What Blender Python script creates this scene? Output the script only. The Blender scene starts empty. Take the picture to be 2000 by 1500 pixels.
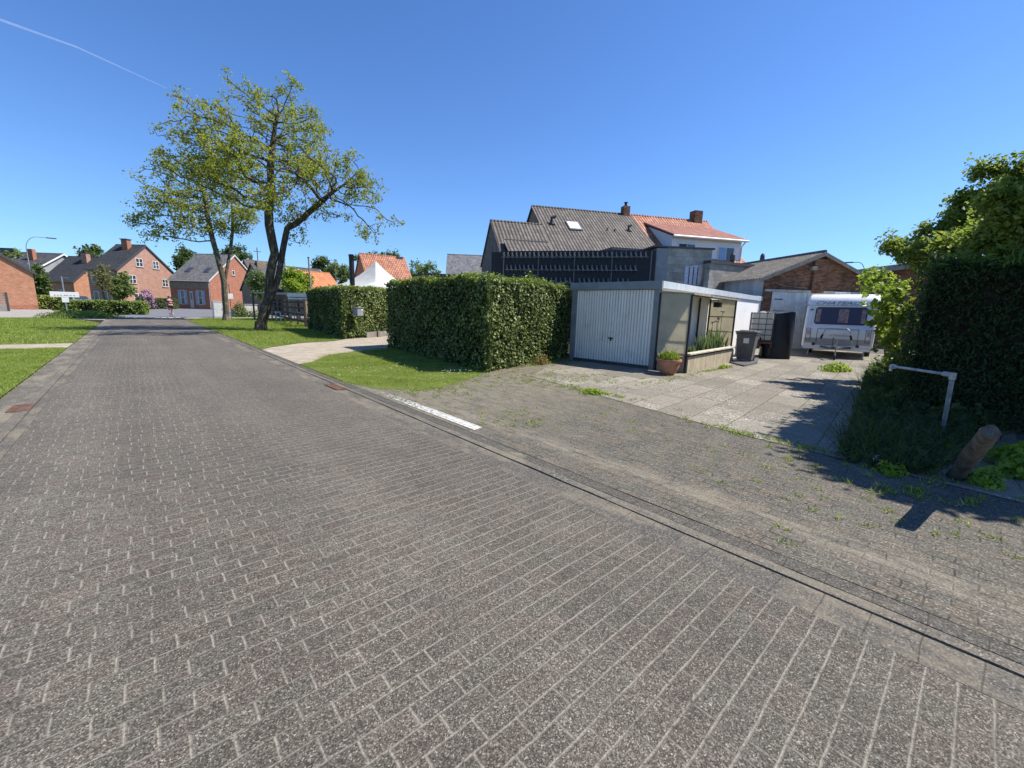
import bpy, bmesh, math, random
import numpy as np
from mathutils import Vector, Matrix
random.seed(7)
rng = np.random.default_rng(7)
PI = math.pi
scene = bpy.context.scene
COL = scene.collection
# ------------------------------------------------------------------ survey frame
# world: X to the right of the street, Y along the street, Z up, camera above the origin
F = 815.0; EYE = 1.5
def _setup(hy=603.5, hs=.0275, vpx=260.):
    a = np.array([-1000, hy-1000*hs-750, F]); b = np.array([1000, hy+1000*hs-750, F])
    up = np.cross(b, a); up /= np.linalg.norm(up)
    if up[1] > 0: up = -up
    vy = hy+(vpx-1000)*hs
    fy = np.array([vpx-1000, vy-750, F]); fy /= np.linalg.norm(fy)
    return np.array([np.cross(fy, up), fy, up])
MC = _setup()
def ray(px, py): return MC @ np.array([px-1000, py-750, F])
def G(px, py, z=0.):                     # surveyed point at a known height
    r = ray(px, py); t = (z-EYE)/r[2]; return float(r[0]*t), float(r[1]*t)
def D(px, py, d):                        # surveyed point at a known horizontal distance
    r = ray(px, py); k = d/math.hypot(r[0], r[1]); return Vector((float(r[0]*k), float(r[1]*k), float(EYE+r[2]*k)))
# ------------------------------------------------------------------ node helper
class N:
    def __init__(s, name):
        s.m = bpy.data.materials.new(name); s.m.use_nodes = True
        s.t = s.m.node_tree; s.t.nodes.clear()
        s.out = s.t.nodes.new('ShaderNodeOutputMaterial')
        s._c = {}
    def n(s, ty, **k):
        o = s.t.nodes.new(ty)
        for a, b in k.items(): setattr(o, a, b)
        return o
    def set(s, sock, v):
        if isinstance(v, bpy.types.NodeSocket): s.t.links.new(v, sock)
        elif isinstance(v, (tuple, list)) and len(v) == 3 and sock.type == 'RGBA': sock.default_value = (*v, 1)
        else: sock.default_value = v
    def M(s, op, a, b=0., c=0., clamp=False):
        o = s.n('ShaderNodeMath', operation=op, use_clamp=clamp)
        s.set(o.inputs[0], a); s.set(o.inputs[1], b); s.set(o.inputs[2], c); return o.outputs[0]
    def co(s, kind='Object'):
        if kind not in s._c: s._c[kind] = s.n('ShaderNodeTexCoord').outputs[kind]
        return s._c[kind]
    def xyz(s, v=None):
        o = s.n('ShaderNodeSeparateXYZ'); s.set(o.inputs[0], v or s.co()); return o.outputs
    def vec(s, x, y, z=0.):
        o = s.n('ShaderNodeCombineXYZ'); s.set(o.inputs[0], x); s.set(o.inputs[1], y); s.set(o.inputs[2], z); return o.outputs[0]
    def scl(s, sx, sy, sz, v=None):
        o = s.n('ShaderNodeVectorMath', operation='MULTIPLY'); s.set(o.inputs[0], v or s.co()); o.inputs[1].default_value = (sx, sy, sz); return o.outputs[0]
    def noise(s, sc, det=3., rough=.55, v=None):
        o = s.n('ShaderNodeTexNoise'); s.set(o.inputs['Vector'], v or s.co()); o.inputs['Scale'].default_value = sc
        o.inputs['Detail'].default_value = det; o.inputs['Roughness'].default_value = rough; return o.outputs[0]
    def voro(s, sc, v=None, out='Color', rnd=1.):
        o = s.n('ShaderNodeTexVoronoi'); s.set(o.inputs['Vector'], v or s.co()); o.inputs['Scale'].default_value = sc
        o.inputs['Randomness'].default_value = rnd; return o.outputs[out]
    def white(s, v):
        o = s.n('ShaderNodeTexWhiteNoise', noise_dimensions='3D'); s.set(o.inputs['Vector'], v); return o.outputs['Value']
    def ramp(s, f, pts, interp='LINEAR'):
        o = s.n('ShaderNodeValToRGB'); o.color_ramp.interpolation = interp
        e = o.color_ramp.elements
        while len(e) < len(pts): e.new(.5)
        for q, (p, c) in zip(e, pts):
            q.position = p; q.color = (*c, 1) if isinstance(c, (tuple, list)) else (c, c, c, 1)
        s.set(o.inputs[0], f); return o.outputs[0]
    def mix(s, f, a, b, mode='MIX'):
        o = s.n('ShaderNodeMix', data_type='RGBA', blend_type=mode, clamp_factor=True)
        s.set(o.inputs[0], f); s.set(o.inputs[6], a); s.set(o.inputs[7], b); return o.outputs[2]
    def step(s, v, lo, hi):                # smoothstep mask
        o = s.n('ShaderNodeMapRange', interpolation_type='SMOOTHSTEP'); s.set(o.inputs[0], v)
        o.inputs[1].default_value = lo; o.inputs[2].default_value = hi; return o.outputs[0]
    def bump(s, h, st=.5, dist=.01):
        o = s.n('ShaderNodeBump'); o.inputs['Strength'].default_value = st; o.inputs['Distance'].default_value = dist
        s.set(o.inputs['Height'], h); return o.outputs[0]
    def bsdf(s, col, rough=.9, bump=None, metal=0., spec=.3, trans=0., coat=0., alpha=None):
        o = s.n('ShaderNodeBsdfPrincipled'); s.set(o.inputs['Base Color'], col); s.set(o.inputs['Roughness'], rough)
        s.set(o.inputs['Metallic'], metal); s.set(o.inputs['Specular IOR Level'], spec)
        if trans: o.inputs['Transmission Weight'].default_value = trans
        if coat: o.inputs['Coat Weight'].default_value = coat
        if bump is not None: s.set(o.inputs['Normal'], bump)
        if alpha is not None: s.set(o.inputs['Alpha'], alpha)
        s.b = o; s.t.links.new(o.outputs[0], s.out.inputs[0]); return s
    def brick(s, u, v, bw, bh, ju, jv, wob=.0, off=.5):
        """running bond: returns joint mask along u-ends, joint mask along v-rows, brick random"""
        if wob:
            w = s.noise(9., 1.); w = s.M('SUBTRACT', w, .5)
            u = s.M('MULTIPLY_ADD', w, wob, u); w2 = s.noise(7., 1., v=s.scl(1, -1, 1)); v = s.M('MULTIPLY_ADD', s.M('SUBTRACT', w2, .5), wob, v)
        vv = s.M('DIVIDE', v, bh); row = s.M('FLOOR', vv)
        par = s.M('MULTIPLY', s.M('FLOORED_MODULO', row, 2.), off)
        uu = s.M('ADD', s.M('DIVIDE', u, bw), par)
        fu = s.M('FRACT', uu); fv = s.M('FRACT', vv)
        du = s.M('MULTIPLY', s.M('MINIMUM', fu, s.M('SUBTRACT', 1., fu)), bw)
        dv = s.M('MULTIPLY', s.M('MINIMUM', fv, s.M('SUBTRACT', 1., fv)), bh)
        r = s.white(s.vec(s.M('FLOOR', uu), row, 3.3))
        mu = s.M('SUBTRACT', 1., s.M('SMOOTH_MIN', 1., s.M('DIVIDE', du, ju), .2), clamp=True)
        mv = s.M('SUBTRACT', 1., s.M('SMOOTH_MIN', 1., s.M('DIVIDE', dv, jv), .2), clamp=True)
        return mu, mv, r

def simple(name, col, rough=.6, metal=0., var=.12, sc=6., bump=0., spec=.4, coat=0., dirt=None):
    s = N(name); nz = s.noise(sc, 5.)
    c2 = tuple(x*(1-var*1.6) for x in col); c1 = tuple(min(1, x*(1+var)) for x in col)
    c = s.ramp(nz, [(.3, c2), (.7, c1)])
    if dirt:
        m = s.step(s.noise(sc*.35, 6., .7, v=s.scl(1, 1, .4)), .5, .75); c = s.mix(m, c, dirt)
    b = s.bump(s.noise(sc*12, 3.), bump, .01) if bump else None
    s.bsdf(c, rough, b, metal, spec, coat=coat); return s.m
# ------------------------------------------------------------------ ground materials
def m_road():
    s = N('road_paver'); x, y, z = s.xyz()
    yy = s.M('SUBTRACT', y, .046)                  # courses run across the street
    rj = s.white(s.vec(s.M('FLOOR', s.M('DIVIDE', yy, .0995)), 7., 1.))
    xx = s.M('ADD', s.M('SUBTRACT', x, 2.12), s.M('MULTIPLY', rj, .05))
    mu, mv, r = s.brick(xx, yy, .1975, .0995, .0078, .0066, wob=.009)
    # dusty sand sits in different joints across the width
    side = s.step(s.M('ADD', x, s.M('MULTIPLY', s.noise(1.2, 2.), .8)), .3, 1.8)
    wu = s.M('MULTIPLY', mu, s.M('SUBTRACT', 1.5, s.M('MULTIPLY', side, .8)))
    wv = s.M('MULTIPLY', mv, s.M('ADD', .85, s.M('MULTIPLY', side, .65)))
    patch = s.step(s.noise(2.2, 4., .6), .34, .62)
    sand = s.M('MULTIPLY', s.M('MAXIMUM', wu, wv), s.M('ADD', .6, s.M('MULTIPLY', patch, .7)), clamp=True)
    sand = s.M('MULTIPLY', sand, s.step(s.noise(38., 4., .75), .28, .55))
    st = s.xyz(s.voro(210.))[0]
    st2 = s.xyz(s.voro(110.))[1]
    stone = s.ramp(st, [(0., (.034, .032, .027)), (.4, (.074, .068, .059)), (.75, (.122, .113, .097)), (.93, (.185, .172, .148)), (1., (.29, .27, .235))])
    stone2 = s.ramp(st2, [(0., .85), (.85, 1.04), (.97, 1.4)])
    tint = s.ramp(r, [(0., (.975, .995, .98)), (.5, (1.01, .993, .984)), (1., (1.035, .988, .98))])
    big = s.ramp(s.noise(.45, 5., .6), [(.3, (.93, .9, .86)), (.7, (1.25, 1.2, 1.12))])
    trk = s.ramp(s.noise(1., 4., .6, v=s.scl(1.3, .07, 1)), [(.35, .84), (.65, 1.12)]); big = s.mix(1., big, trk, 'MULTIPLY')
    stn = s.step(s.noise(1.7, 6., .75), .6, .72); big = s.mix(s.M('MULTIPLY', stn, .3), big, (.6, .56, .5))
    c = s.mix(1., s.mix(1., stone, stone2, 'MULTIPLY'), tint, 'MULTIPLY'); c = s.mix(1., c, big, 'MULTIPLY')
    br = s.M('ADD', .84, s.M('MULTIPLY', s.white(s.vec(r, 1., 2.)), .3)); c = s.mix(.6, c, s.vec(br, br, br), 'MULTIPLY')
    dk = s.M('MULTIPLY', s.M('MAXIMUM', mu, mv), .9, clamp=True)
    c = s.mix(dk, c, (.045, .04, .033))
    c = s.mix(s.M('MULTIPLY', sand, .9, clamp=True), c, s.ramp(s.noise(120., 2.), [(.35, (.19, .17, .132)), (.65, (.34, .31, .25))]))
    moss = s.M('MULTIPLY', s.step(s.noise(1.1, 3.), .62, .75), s.M('MAXIMUM', mu, mv))
    c = s.mix(s.M('MULTIPLY', moss, .6), c, (.16, .17, .05))
    h = s.M('SUBTRACT', s.M('MULTIPLY', st, .25), s.M('MAXIMUM', mu, mv))
    s.bsdf(c, .88, s.bump(h, .6, .006), spec=.25); return s.m
def m_forecourt():
    s = N('forecourt_paver'); x, y, z = s.xyz()
    mu, mv, r = s.brick(y, x, .2, .1, .008, .011, wob=.022)
    j = s.M('MAXIMUM', mu, mv)
    st = s.xyz(s.voro(120.))[0]; stone = s.ramp(st, [(0., (.055, .052, .045)), (.5, (.105, .1, .087)), (.88, (.15, .142, .123)), (1., (.26, .245, .21))])
    tint = s.ramp(r, [(0., (.9, .9, .86)), (.6, (1.05, 1.0, .92)), (1., (1.14, 1.04, .92))])
    c = s.mix(1., stone, tint, 'MULTIPLY')
    # sand drift, strongest near the kerb and towards the lawn
    lawn = s.step(s.M('SUBTRACT', y, s.M('MULTIPLY', s.noise(1.1, 4., .65), 3.)), 1.2, 4.2)
    kb = s.M('SUBTRACT', 1., s.M('ABSOLUTE', s.M('DIVIDE', s.M('SUBTRACT', x, 3.4), .22)), clamp=True)
    drift = s.M('MULTIPLY', s.M('MAXIMUM', s.M('MULTIPLY', lawn, .75), kb), s.step(s.noise(5., 6., .75, v=s.scl(1.6, .5, 1)), .36, .6))
    drift = s.M('MAXIMUM', drift, s.M('MULTIPLY', s.step(s.noise(2.4, 6., .75), .55, .7), .5))
    jn = s.M('MULTIPLY', j, s.M('ADD', .45, s.M('MULTIPLY', s.step(s.noise(6., 3.), .4, .6), .5)), clamp=True); c = s.mix(jn, c, s.ramp(s.noise(3.3, 4.), [(.45, (.04, .036, .026)), (.62, (.25, .22, .165))]))
    c = s.mix(s.M('MULTIPLY', drift, .55), c, s.ramp(s.noise(60., 3.), [(.3, (.2, .17, .115)), (.7, (.4, .35, .26))]))
    gm = s.M('MULTIPLY', s.step(s.noise(3., 6., .8), .5, .66), s.M('MAXIMUM', s.M('MULTIPLY', lawn, .75), s.M('MULTIPLY', j, .35)))
    c = s.mix(s.M('MULTIPLY', gm, .75), c, s.ramp(s.noise(90., 2.), [(.3, (.05, .075, .02)), (.7, (.17, .2, .06))]))
    h = s.M('SUBTRACT', s.M('MULTIPLY', st, .4), j)
    s.bsdf(c, .92, s.bump(h, .7, .008), spec=.2); return s.m
def m_strip(name, bl, base, sand, sandy):
    """kerb and gutter stones laid lengthwise"""
    s = N(name); x, y, z = s.xyz()
    fy = s.M('FRACT', s.M('DIVIDE', s.M('ADD', y, s.M('MULTIPLY', s.noise(2., 1.), .05)), bl)); dy = s.M('MULTIPLY', s.M('MINIMUM', fy, s.M('SUBTRACT', 1., fy)), bl)
    j = s.M('SUBTRACT', 1., s.M('DIVIDE', dy, .006), clamp=True)
    st = s.xyz(s.voro(140.))[0]
    c = s.mix(1., s.ramp(st, [(0., .45), (.6, .95), (.9, 1.35), (1., 2.3)]), base, 'MULTIPLY')
    m = s.step(s.noise(3., 6., .75, v=s.scl(1, .35, 1)), .62-sandy*.35, .78-sandy*.25)
    c = s.mix(s.M('MULTIPLY', m, .8), c, s.ramp(s.noise(70., 2.), [(.3, tuple(q*.7 for q in sand)), (.7, sand)]))
    c = s.mix(s.M('MULTIPLY', j, .45), c, (.05, .045, .035))
    s.bsdf(c, .92, s.bump(s.M('SUBTRACT', s.M('MULTIPLY', st, .3), j), .6, .006), spec=.2); return s.m
def m_slab():
    s = N('aggregate_slab'); x, y, z = s.xyz()
    u = s.M('ADD', x, s.M('MULTIPLY', y, -.1)); v = s.M('ADD', y, s.M('MULTIPLY', x, -.1))
    mu, mv, r = s.brick(u, v, .8, .52, .016, .016, wob=.03, off=.5)
    j = s.M('MAXIMUM', mu, mv)
    st = s.xyz(s.voro(75.))[0]; ed = s.voro(75., out='Distance')
    peb = s.ramp(st, [(0., (.08, .07, .055)), (.4, (.2, .18, .143)), (.75, (.33, .3, .24)), (1., (.6, .56, .46))])
    worn = s.ramp(s.noise(120., 3.), [(.3, (.15, .134, .105)), (.7, (.26, .233, .185))])
    t = s.step(s.M('ADD', s.M('MULTIPLY', r, .35), s.M('MULTIPLY', s.noise(1.1, 6., .7), 1.1)), .4, 1.1)
    c = s.mix(t, worn, peb)
    c = s.mix(1., c, s.ramp(s.white(s.vec(r, 5., 5.)), [(0., .8), (1., 1.1)]), 'MULTIPLY')
    dirt = s.step(s.noise(2.6, 6., .7), .5, .7); c = s.mix(s.M('MULTIPLY', dirt, .45), c, (.13, .115, .085))
    c = s.mix(s.M('MULTIPLY', j, .85), c, s.ramp(s.noise(6., 3.), [(.4, (.06, .055, .04)), (.6, (.12, .14, .05))]))
    h = s.M('SUBTRACT', s.M('MULTIPLY', s.M('SUBTRACT', 1., ed), .3), j)
    s.bsdf(c, .9, s.bump(h, .6, .01), spec=.25); return s.m
def m_path():
    s = N('pink_paver'); x, y, z = s.xyz()
    mu, mv, r = s.brick(x, y, .21, .105, .008, .008, wob=.01)
    j = s.M('MAXIMUM', mu, mv); g = s.noise(80., 3.)
    c = s.ramp(r, [(0., (.27, .235, .18)), (.5, (.34, .295, .225)), (1., (.41, .345, .265))])
    c = s.mix(1., c, s.ramp(g, [(.3, .8), (.7, 1.2)]), 'MULTIPLY')
    c = s.mix(s.M('MULTIPLY', s.step(s.noise(1.6, 5.), .45, .7), .4), c, (.46, .4, .31))
    c = s.mix(s.M('MULTIPLY', j, .6), c, (.16, .13, .09))
    s.bsdf(c, .92, s.bump(s.M('SUBTRACT', g, j), .4, .006), spec=.2); return s.m
def m_ground(name, pts, sc=1.2, fine=60.):
    s = N(name); c = s.ramp(s.noise(sc, 8., .7), pts)
    c = s.mix(1., c, s.ramp(s.noise(fine, 3.), [(.25, .7), (.75, 1.3)]), 'MULTIPLY')
    s.bsdf(c, .95, s.bump(s.noise(fine*.5, 4.), .6, .03), spec=.1); return s.m
def m_asphalt():
    s = N('asphalt'); c = s.ramp(s.voro(60.), [(0., .1), (1., .18)]); c = s.mix(1., s.ramp(s.noise(.5, 5.), [(.3, (.13, .13, .14)), (.7, (.17, .17, .18))]), s.ramp(s.noise(90., 2.), [(.3, .85), (.7, 1.15)]), 'MULTIPLY')
    s.bsdf(c, .9, s.bump(s.noise(90., 2.), .4, .005)); return s.m
def m_worn_paint():
    s = N('worn_white_paint'); x, y, z = s.xyz()
    mu, mv, r = s.brick(y, x, .2, .085, .008, .007, wob=.01)
    a = s.M('SUBTRACT', s.step(s.M('ADD', s.noise(16., 6., .8), s.M('MULTIPLY', s.M('SUBTRACT', 5.9, y), .075)), .44, .56), s.M('MULTIPLY', s.M('MAXIMUM', mu, mv), 1.1), clamp=True)
    c = s.ramp(s.noise(40., 4.), [(.3, (.42, .41, .37)), (.7, (.66, .65, .61))])
    s.bsdf(c, .8, alpha=a); return s.m
# ------------------------------------------------------------------ building materials
def m_brickwall(name, c1, c2, mortar, bw=.21, bh=.065, stain=0., jw=.006):
    s = N(name); x, y, z = s.xyz(); u = s.M('ADD', x, y)
    mu, mv, r = s.brick(u, z, bw, bh, jw, jw, wob=.004)
    j = s.M('MAXIMUM', mu, mv)
    c = s.mix(r, c1, c2); c = s.mix(1., c, s.ramp(s.noise(1.3, 6., .65), [(.25, .78), (.75, 1.18)]), 'MULTIPLY')
    c = s.mix(1., c, s.ramp(s.noise(35., 3.), [(.3, .8), (.7, 1.15)]), 'MULTIPLY')
    c = s.mix(s.M('MULTIPLY', j, .8), c, mortar)
    if stain:
        c = s.mix(s.M('MULTIPLY', s.step(s.noise(.9, 7., .75), .48, .68), stain), c, tuple(q*.35 for q in c1))
    s.bsdf(c, .92, s.bump(s.M('SUBTRACT', s.M('MULTIPLY', s.noise(35., 3.), .5), j), .6, .01), spec=.15); return s.m
def m_rooftile(name, c1, c2, tw=.22, th=.34, ax=0, gap=.35, k=1.25):
    """pantiles on a slope; ridge along local x (ax=0) or y (ax=1)"""
    s = N(name); q = s.xyz(); u = q[ax]; v = s.M('MULTIPLY', q[2], k)
    vv = s.M('DIVIDE', v, th); row = s.M('FLOOR', vv); fv = s.M('FRACT', vv)
    uu = s.M('DIVIDE', u, tw); fu = s.M('FRACT', uu)
    r = s.white(s.vec(s.M('FLOOR', uu), row, 1.))
    prof = s.M('MULTIPLY', s.M('ADD', s.M('SINE', s.M('MULTIPLY', fu, 2*PI)), 1.), .5)
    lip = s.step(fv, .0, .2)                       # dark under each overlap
    valley = s.step(prof, .02, gap)
    c = s.mix(r, c1, c2); c = s.mix(1., c, s.ramp(s.noise(.8, 6., .7), [(.3, .8), (.7, 1.15)]), 'MULTIPLY')
    grime = s.step(s.noise(20., 4., .7), .55, .7); c = s.mix(s.M('MULTIPLY', grime, .25), c, (.05, .05, .04))
    h = s.M('ADD', s.M('MULTIPLY', prof, 1.), s.M('MULTIPLY', s.M('SUBTRACT', 1., fv), .8))
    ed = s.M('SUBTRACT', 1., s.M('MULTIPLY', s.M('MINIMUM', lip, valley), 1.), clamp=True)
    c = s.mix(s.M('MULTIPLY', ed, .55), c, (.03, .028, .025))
    s.bsdf(c, .75, s.bump(h, 1., .05), spec=.35); return s.m
def m_slate(name, c, sc=.25):
    s = N(name); x, y, z = s.xyz(); mu, mv, r = s.brick(s.M('ADD', x, s.M('MULTIPLY', y, .2)), s.M('MULTIPLY', z, 1.3), sc, sc*.8, .012, .018)
    q = s.mix(r, tuple(k*.75 for k in c), tuple(k*1.25 for k in c)); q = s.mix(1., q, s.ramp(s.noise(1.5, 6., .7), [(.3, .75), (.7, 1.25)]), 'MULTIPLY')
    q = s.mix(s.M('MULTIPLY', s.M('MAXIMUM', mu, mv), .5), q, (.02, .02, .02))
    s.bsdf(q, .7, s.bump(r, .5, .02)); return s.m
def m_streak(name, c1, c2, sc=3., rough=.7, metal=0., top=None, bumpv=0.):
    """weathered sheet: vertical run-off streaks and blotches"""
    s = N(name)
    a = s.noise(sc, 6., .7, v=s.scl(3., 3., .25)); b = s.noise(sc*.6, 7., .7)
    c = s.mix(s.step(s.M('MULTIPLY', s.M('ADD', a, b), .5), .38, .62), c1, c2)
    if top: c = s.mix(s.M('MULTIPLY', s.step(s.noise(2., 6., .75), .55, .72), .7), c, top)
    s.bsdf(c, rough, s.bump(s.noise(25., 3.), bumpv, .01) if bumpv else None, metal); return s.m
def m_leaf(name, stops, rough=.5, trans=.35, tcol=(.25, .4, .05), spec=.4, sc=.6):
    s = N(name); g = s.n('ShaderNodeNewGeometry')
    f = s.M('ADD', s.M('MULTIPLY', g.outputs['Random Per Island'], .6), s.M('MULTIPLY', s.noise(sc, 3.), .45))
    c = s.ramp(f, stops)
    s.bsdf(c, rough, spec=spec)
    t = s.n('ShaderNodeBsdfTranslucent'); s.set(t.inputs[0], s.mix(.5, c, tcol))
    mx = s.n('ShaderNodeMixShader'); mx.inputs[0].default_value = trans
    s.t.links.new(s.b.outputs[0], mx.inputs[1]); s.t.links.new(t.outputs[0], mx.inputs[2]); s.t.links.new(mx.outputs[0], s.out.inputs[0])
    return s.m
def m_bark(name, c1, c2, green=.3):
    s = N(name); v = s.scl(1, 1, .25)
    n1 = s.noise(14., 6., .7, v=v); c = s.ramp(n1, [(.3, c1), (.7, c2)])
    pt = s.step(s.noise(5., 6., .75, v=s.scl(1, 1, .5)), .53, .62); c = s.mix(s.M('MULTIPLY', pt, .8), c, tuple(min(1, q*1.9) for q in c2))
    c = s.mix(s.M('MULTIPLY', s.step(s.noise(2., 5.), .5, .68), green), c, (.12, .12, .045))
    s.bsdf(c, .95, s.bump(n1, 1., .04), spec=.1); return s.m
def m_glass(name='dark_glass', col=(.03, .035, .045), rough=.06):
    s = N(name); s.bsdf(s.mix(s.noise(1.5, 3.), col, tuple(min(1, q*1.8) for q in col)), rough, spec=.7); return s.m
def m_trans(name, col, amt=.5, rough=.5):
    s = N(name); c = s.ramp(s.noise(3., 5., .6), [(.3, tuple(q*.82 for q in col)), (.7, col)])
    s.bsdf(c, rough); t = s.n('ShaderNodeBsdfTranslucent'); s.set(t.inputs[0], c)
    mx = s.n('ShaderNodeMixShader'); mx.inputs[0].default_value = amt
    s.t.links.new(s.b.outputs[0], mx.inputs[1]); s.t.links.new(t.outputs[0], mx.inputs[2]); s.t.links.new(mx.outputs[0], s.out.inputs[0]); return s.m
# ------------------------------------------------------------------ mesh helper
class MB:
    def __init__(s): s.v = []; s.f = []; s.mi = []; s.k = 0; s.arr = []
    def add(s, vs, fs):
        o = len(s.v); s.v += [tuple(map(float, q)) for q in vs]; s.f += [tuple(i+o for i in q) for q in fs]; s.mi += [s.k]*len(fs); return s
    def mat(s, k): s.k = k; return s
    def box(s, x0, x1, y0, y1, z0, z1, m=None):
        vs = [(x0, y0, z0), (x1, y0, z0), (x1, y1, z0), (x0, y1, z0), (x0, y0, z1), (x1, y0, z1), (x1, y1, z1), (x0, y1, z1)]
        if m is not None: vs = [tuple(m @ Vector(q)) for q in vs]
        return s.add(vs, [(0, 3, 2, 1), (4, 5, 6, 7), (0, 1, 5, 4), (1, 2, 6, 5), (2, 3, 7, 6), (3, 0, 4, 7)])
    def rbox(s, x0, x1, y0, y1, z0, z1, r=.02, seg=2, m=None):
        b = bmesh.new(); bmesh.ops.create_cube(b, size=1.)
        for q in b.verts: q.co = Vector((x0+(q.co.x+.5)*(x1-x0), y0+(q.co.y+.5)*(y1-y0), z0+(q.co.z+.5)*(z1-z0)))
        bmesh.ops.bevel(b, geom=b.edges[:], offset=r, segments=seg, affect='EDGES', profile=.6)
        if m is not None: bmesh.ops.transform(b, matrix=m, verts=b.verts[:])
        b.verts.ensure_lookup_table(); b.verts.index_update()
        s.add([q.co[:] for q in b.verts], [[w.index for w in f.verts] for f in b.faces]); b.free(); return s
    def prism(s, poly, z0, z1, m=None):
        n = len(poly); vs = [(x, y, z0) for x, y in poly]+[(x, y, z1) for x, y in poly]
        if m is not None: vs = [tuple(m @ Vector(q)) for q in vs]
        a = sum(poly[i][0]*poly[(i+1) % n][1]-poly[(i+1) % n][0]*poly[i][1] for i in range(n))
        fs = [tuple(reversed(range(n))), tuple(range(n, 2*n))]+[(i, (i+1) % n, n+(i+1) % n, n+i) for i in range(n)]
        if a < 0: fs = [tuple(reversed(f)) for f in fs]
        return s.add(vs, fs)
    def tube(s, pts, r, n=8, cap=True):
        pts = [Vector(p) for p in pts]; k = len(pts)
        rs = r if isinstance(r, (list, tuple)) else [r]*k
        up = Vector((0, 0, 1)); vs = []; px = None
        for i, p in enumerate(pts):
            d = (pts[min(i+1, k-1)]-pts[max(i-1, 0)]).normalized()
            if px is None:
                px = d.cross(up if abs(d.z) < .9 else Vector((1, 0, 0))).normalized()
            else:
                px = (px-d*px.dot(d)).normalized()
            py = d.cross(px)
            for j in range(n):
                a = 2*PI*j/n; vs.append(p+(px*math.cos(a)+py*math.sin(a))*rs[i])
        fs = [(i*n+j, i*n+(j+1) % n, (i+1)*n+(j+1) % n, (i+1)*n+j) for i in range(k-1) for j in range(n)]
        if cap: fs += [tuple(reversed(range(n))), tuple(range((k-1)*n, k*n))]
        return s.add(vs, fs)
    def lathe(s, prof, n=20, c=(0, 0, 0), m=None):
        vs = []
        for r, z in prof:
            for j in range(n):
                a = 2*PI*j/n; q = Vector((c[0]+r*math.cos(a), c[1]+r*math.sin(a), c[2]+z)); vs.append(m @ q if m is not None else q)
        k = len(prof); fs = [(i*n+j, i*n+(j+1) % n, (i+1)*n+(j+1) % n, (i+1)*n+j) for i in range(k-1) for j in range(n)]
        fs += [tuple(reversed(range(n))), tuple(range((k-1)*n, k*n))]
        return s.add(vs, fs)
    def quad(s, a, b, c, d): return s.add([a, b, c, d], [(0, 1, 2, 3)])
    def slab(s, a, b, c, d, t):                     # quad with thickness t along its normal
        a, b, c, d = map(Vector, (a, b, c, d)); n = (b-a).cross(d-a).normalized()*t
        vs = [a, b, c, d, a+n, b+n, c+n, d+n]
        fs = [(0, 3, 2, 1), (4, 5, 6, 7), (0, 1, 5, 4), (1, 2, 6, 5), (2, 3, 7, 6), (3, 0, 4, 7)]
        return s.add(vs, fs)
    def leaves(s, V, k=4):                          # V: (n*k,3) numpy verts, k-gons
        s.arr.append((V.astype(np.float32), k, s.k)); return s
    def build(s, name, mats, parent=None, smooth=False):
        me = bpy.data.meshes.new(name)
        vs = [np.array(s.v, dtype=np.float32).reshape(-1, 3)]; li = []; lt = []; mi = []
        for f, m in zip(s.f, s.mi): li += f; lt.append(len(f)); mi.append(m)
        li = [np.array(li, dtype=np.int32)]; lt = [np.array(lt, dtype=np.int32)]; mi = [np.array(mi, dtype=np.int32)]
        o = len(s.v)
        for V, k, m in s.arr:
            n = len(V); vs.append(V); li.append(np.arange(o, o+n, dtype=np.int32)); lt.append(np.full(n//k, k, np.int32)); mi.append(np.full(n//k, m, np.int32)); o += n
        vs = np.concatenate(vs); li = np.concatenate(li); lt = np.concatenate(lt); mi = np.concatenate(mi)
        me.vertices.add(len(vs)); me.vertices.foreach_set('co', vs.ravel())
        me.loops.add(len(li)); me.loops.foreach_set('vertex_index', li)
        me.polygons.add(len(lt)); st = np.concatenate([[0], np.cumsum(lt)[:-1]]).astype(np.int32)
        me.polygons.foreach_set('loop_start', st); me.polygons.foreach_set('loop_total', lt)
        me.polygons.foreach_set('material_index', mi)
        me.polygons.foreach_set('use_smooth', np.full(len(lt), bool(smooth), dtype=bool))
        me.update(calc_edges=True); me.validate()
        for q in (mats if isinstance(mats, (list, tuple)) else [mats]): me.materials.append(q)
        ob = bpy.data.objects.new(name, me); COL.objects.link(ob)
        if parent is not None: ob.parent = parent
        if smooth == 'auto' or smooth is True:
            try: me.set_sharp_from_angle(angle=math.radians(38))
            except Exception: pass
        return ob
def tag(o, label=None, cat=None, group=None, kind=None):
    if label: o['label'] = label
    if cat: o['category'] = cat
    if group: o['group'] = group
    if kind: o['kind'] = kind
    return o
def thing(name, label, cat, loc=(0, 0, 0), rz=0., group=None):
    o = bpy.data.objects.new(name, None); o.empty_display_size = .3; COL.objects.link(o)
    o.location = loc; o.rotation_euler = (0, 0, rz); return tag(o, label, cat, group)
def copy_tree(o, parent=None):
    c = o.copy(); COL.objects.link(c)
    if parent is not None: c.parent = parent
    for ch in [q for q in bpy.data.objects if q.parent == o]: copy_tree(ch, c)
    return c
def sheet(name, poly, z, mat, kind='structure', sub=0):
    m = MB(); m.add([(x, y, z) for x, y in poly], [tuple(range(len(poly)))])
    a = sum(poly[i][0]*poly[(i+1) % len(poly)][1]-poly[(i+1) % len(poly)][0]*poly[i][1] for i in range(len(poly)))
    if a < 0: m.f = [tuple(reversed(m.f[0]))]
    return tag(m.build(name, mat), kind=kind)
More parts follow.
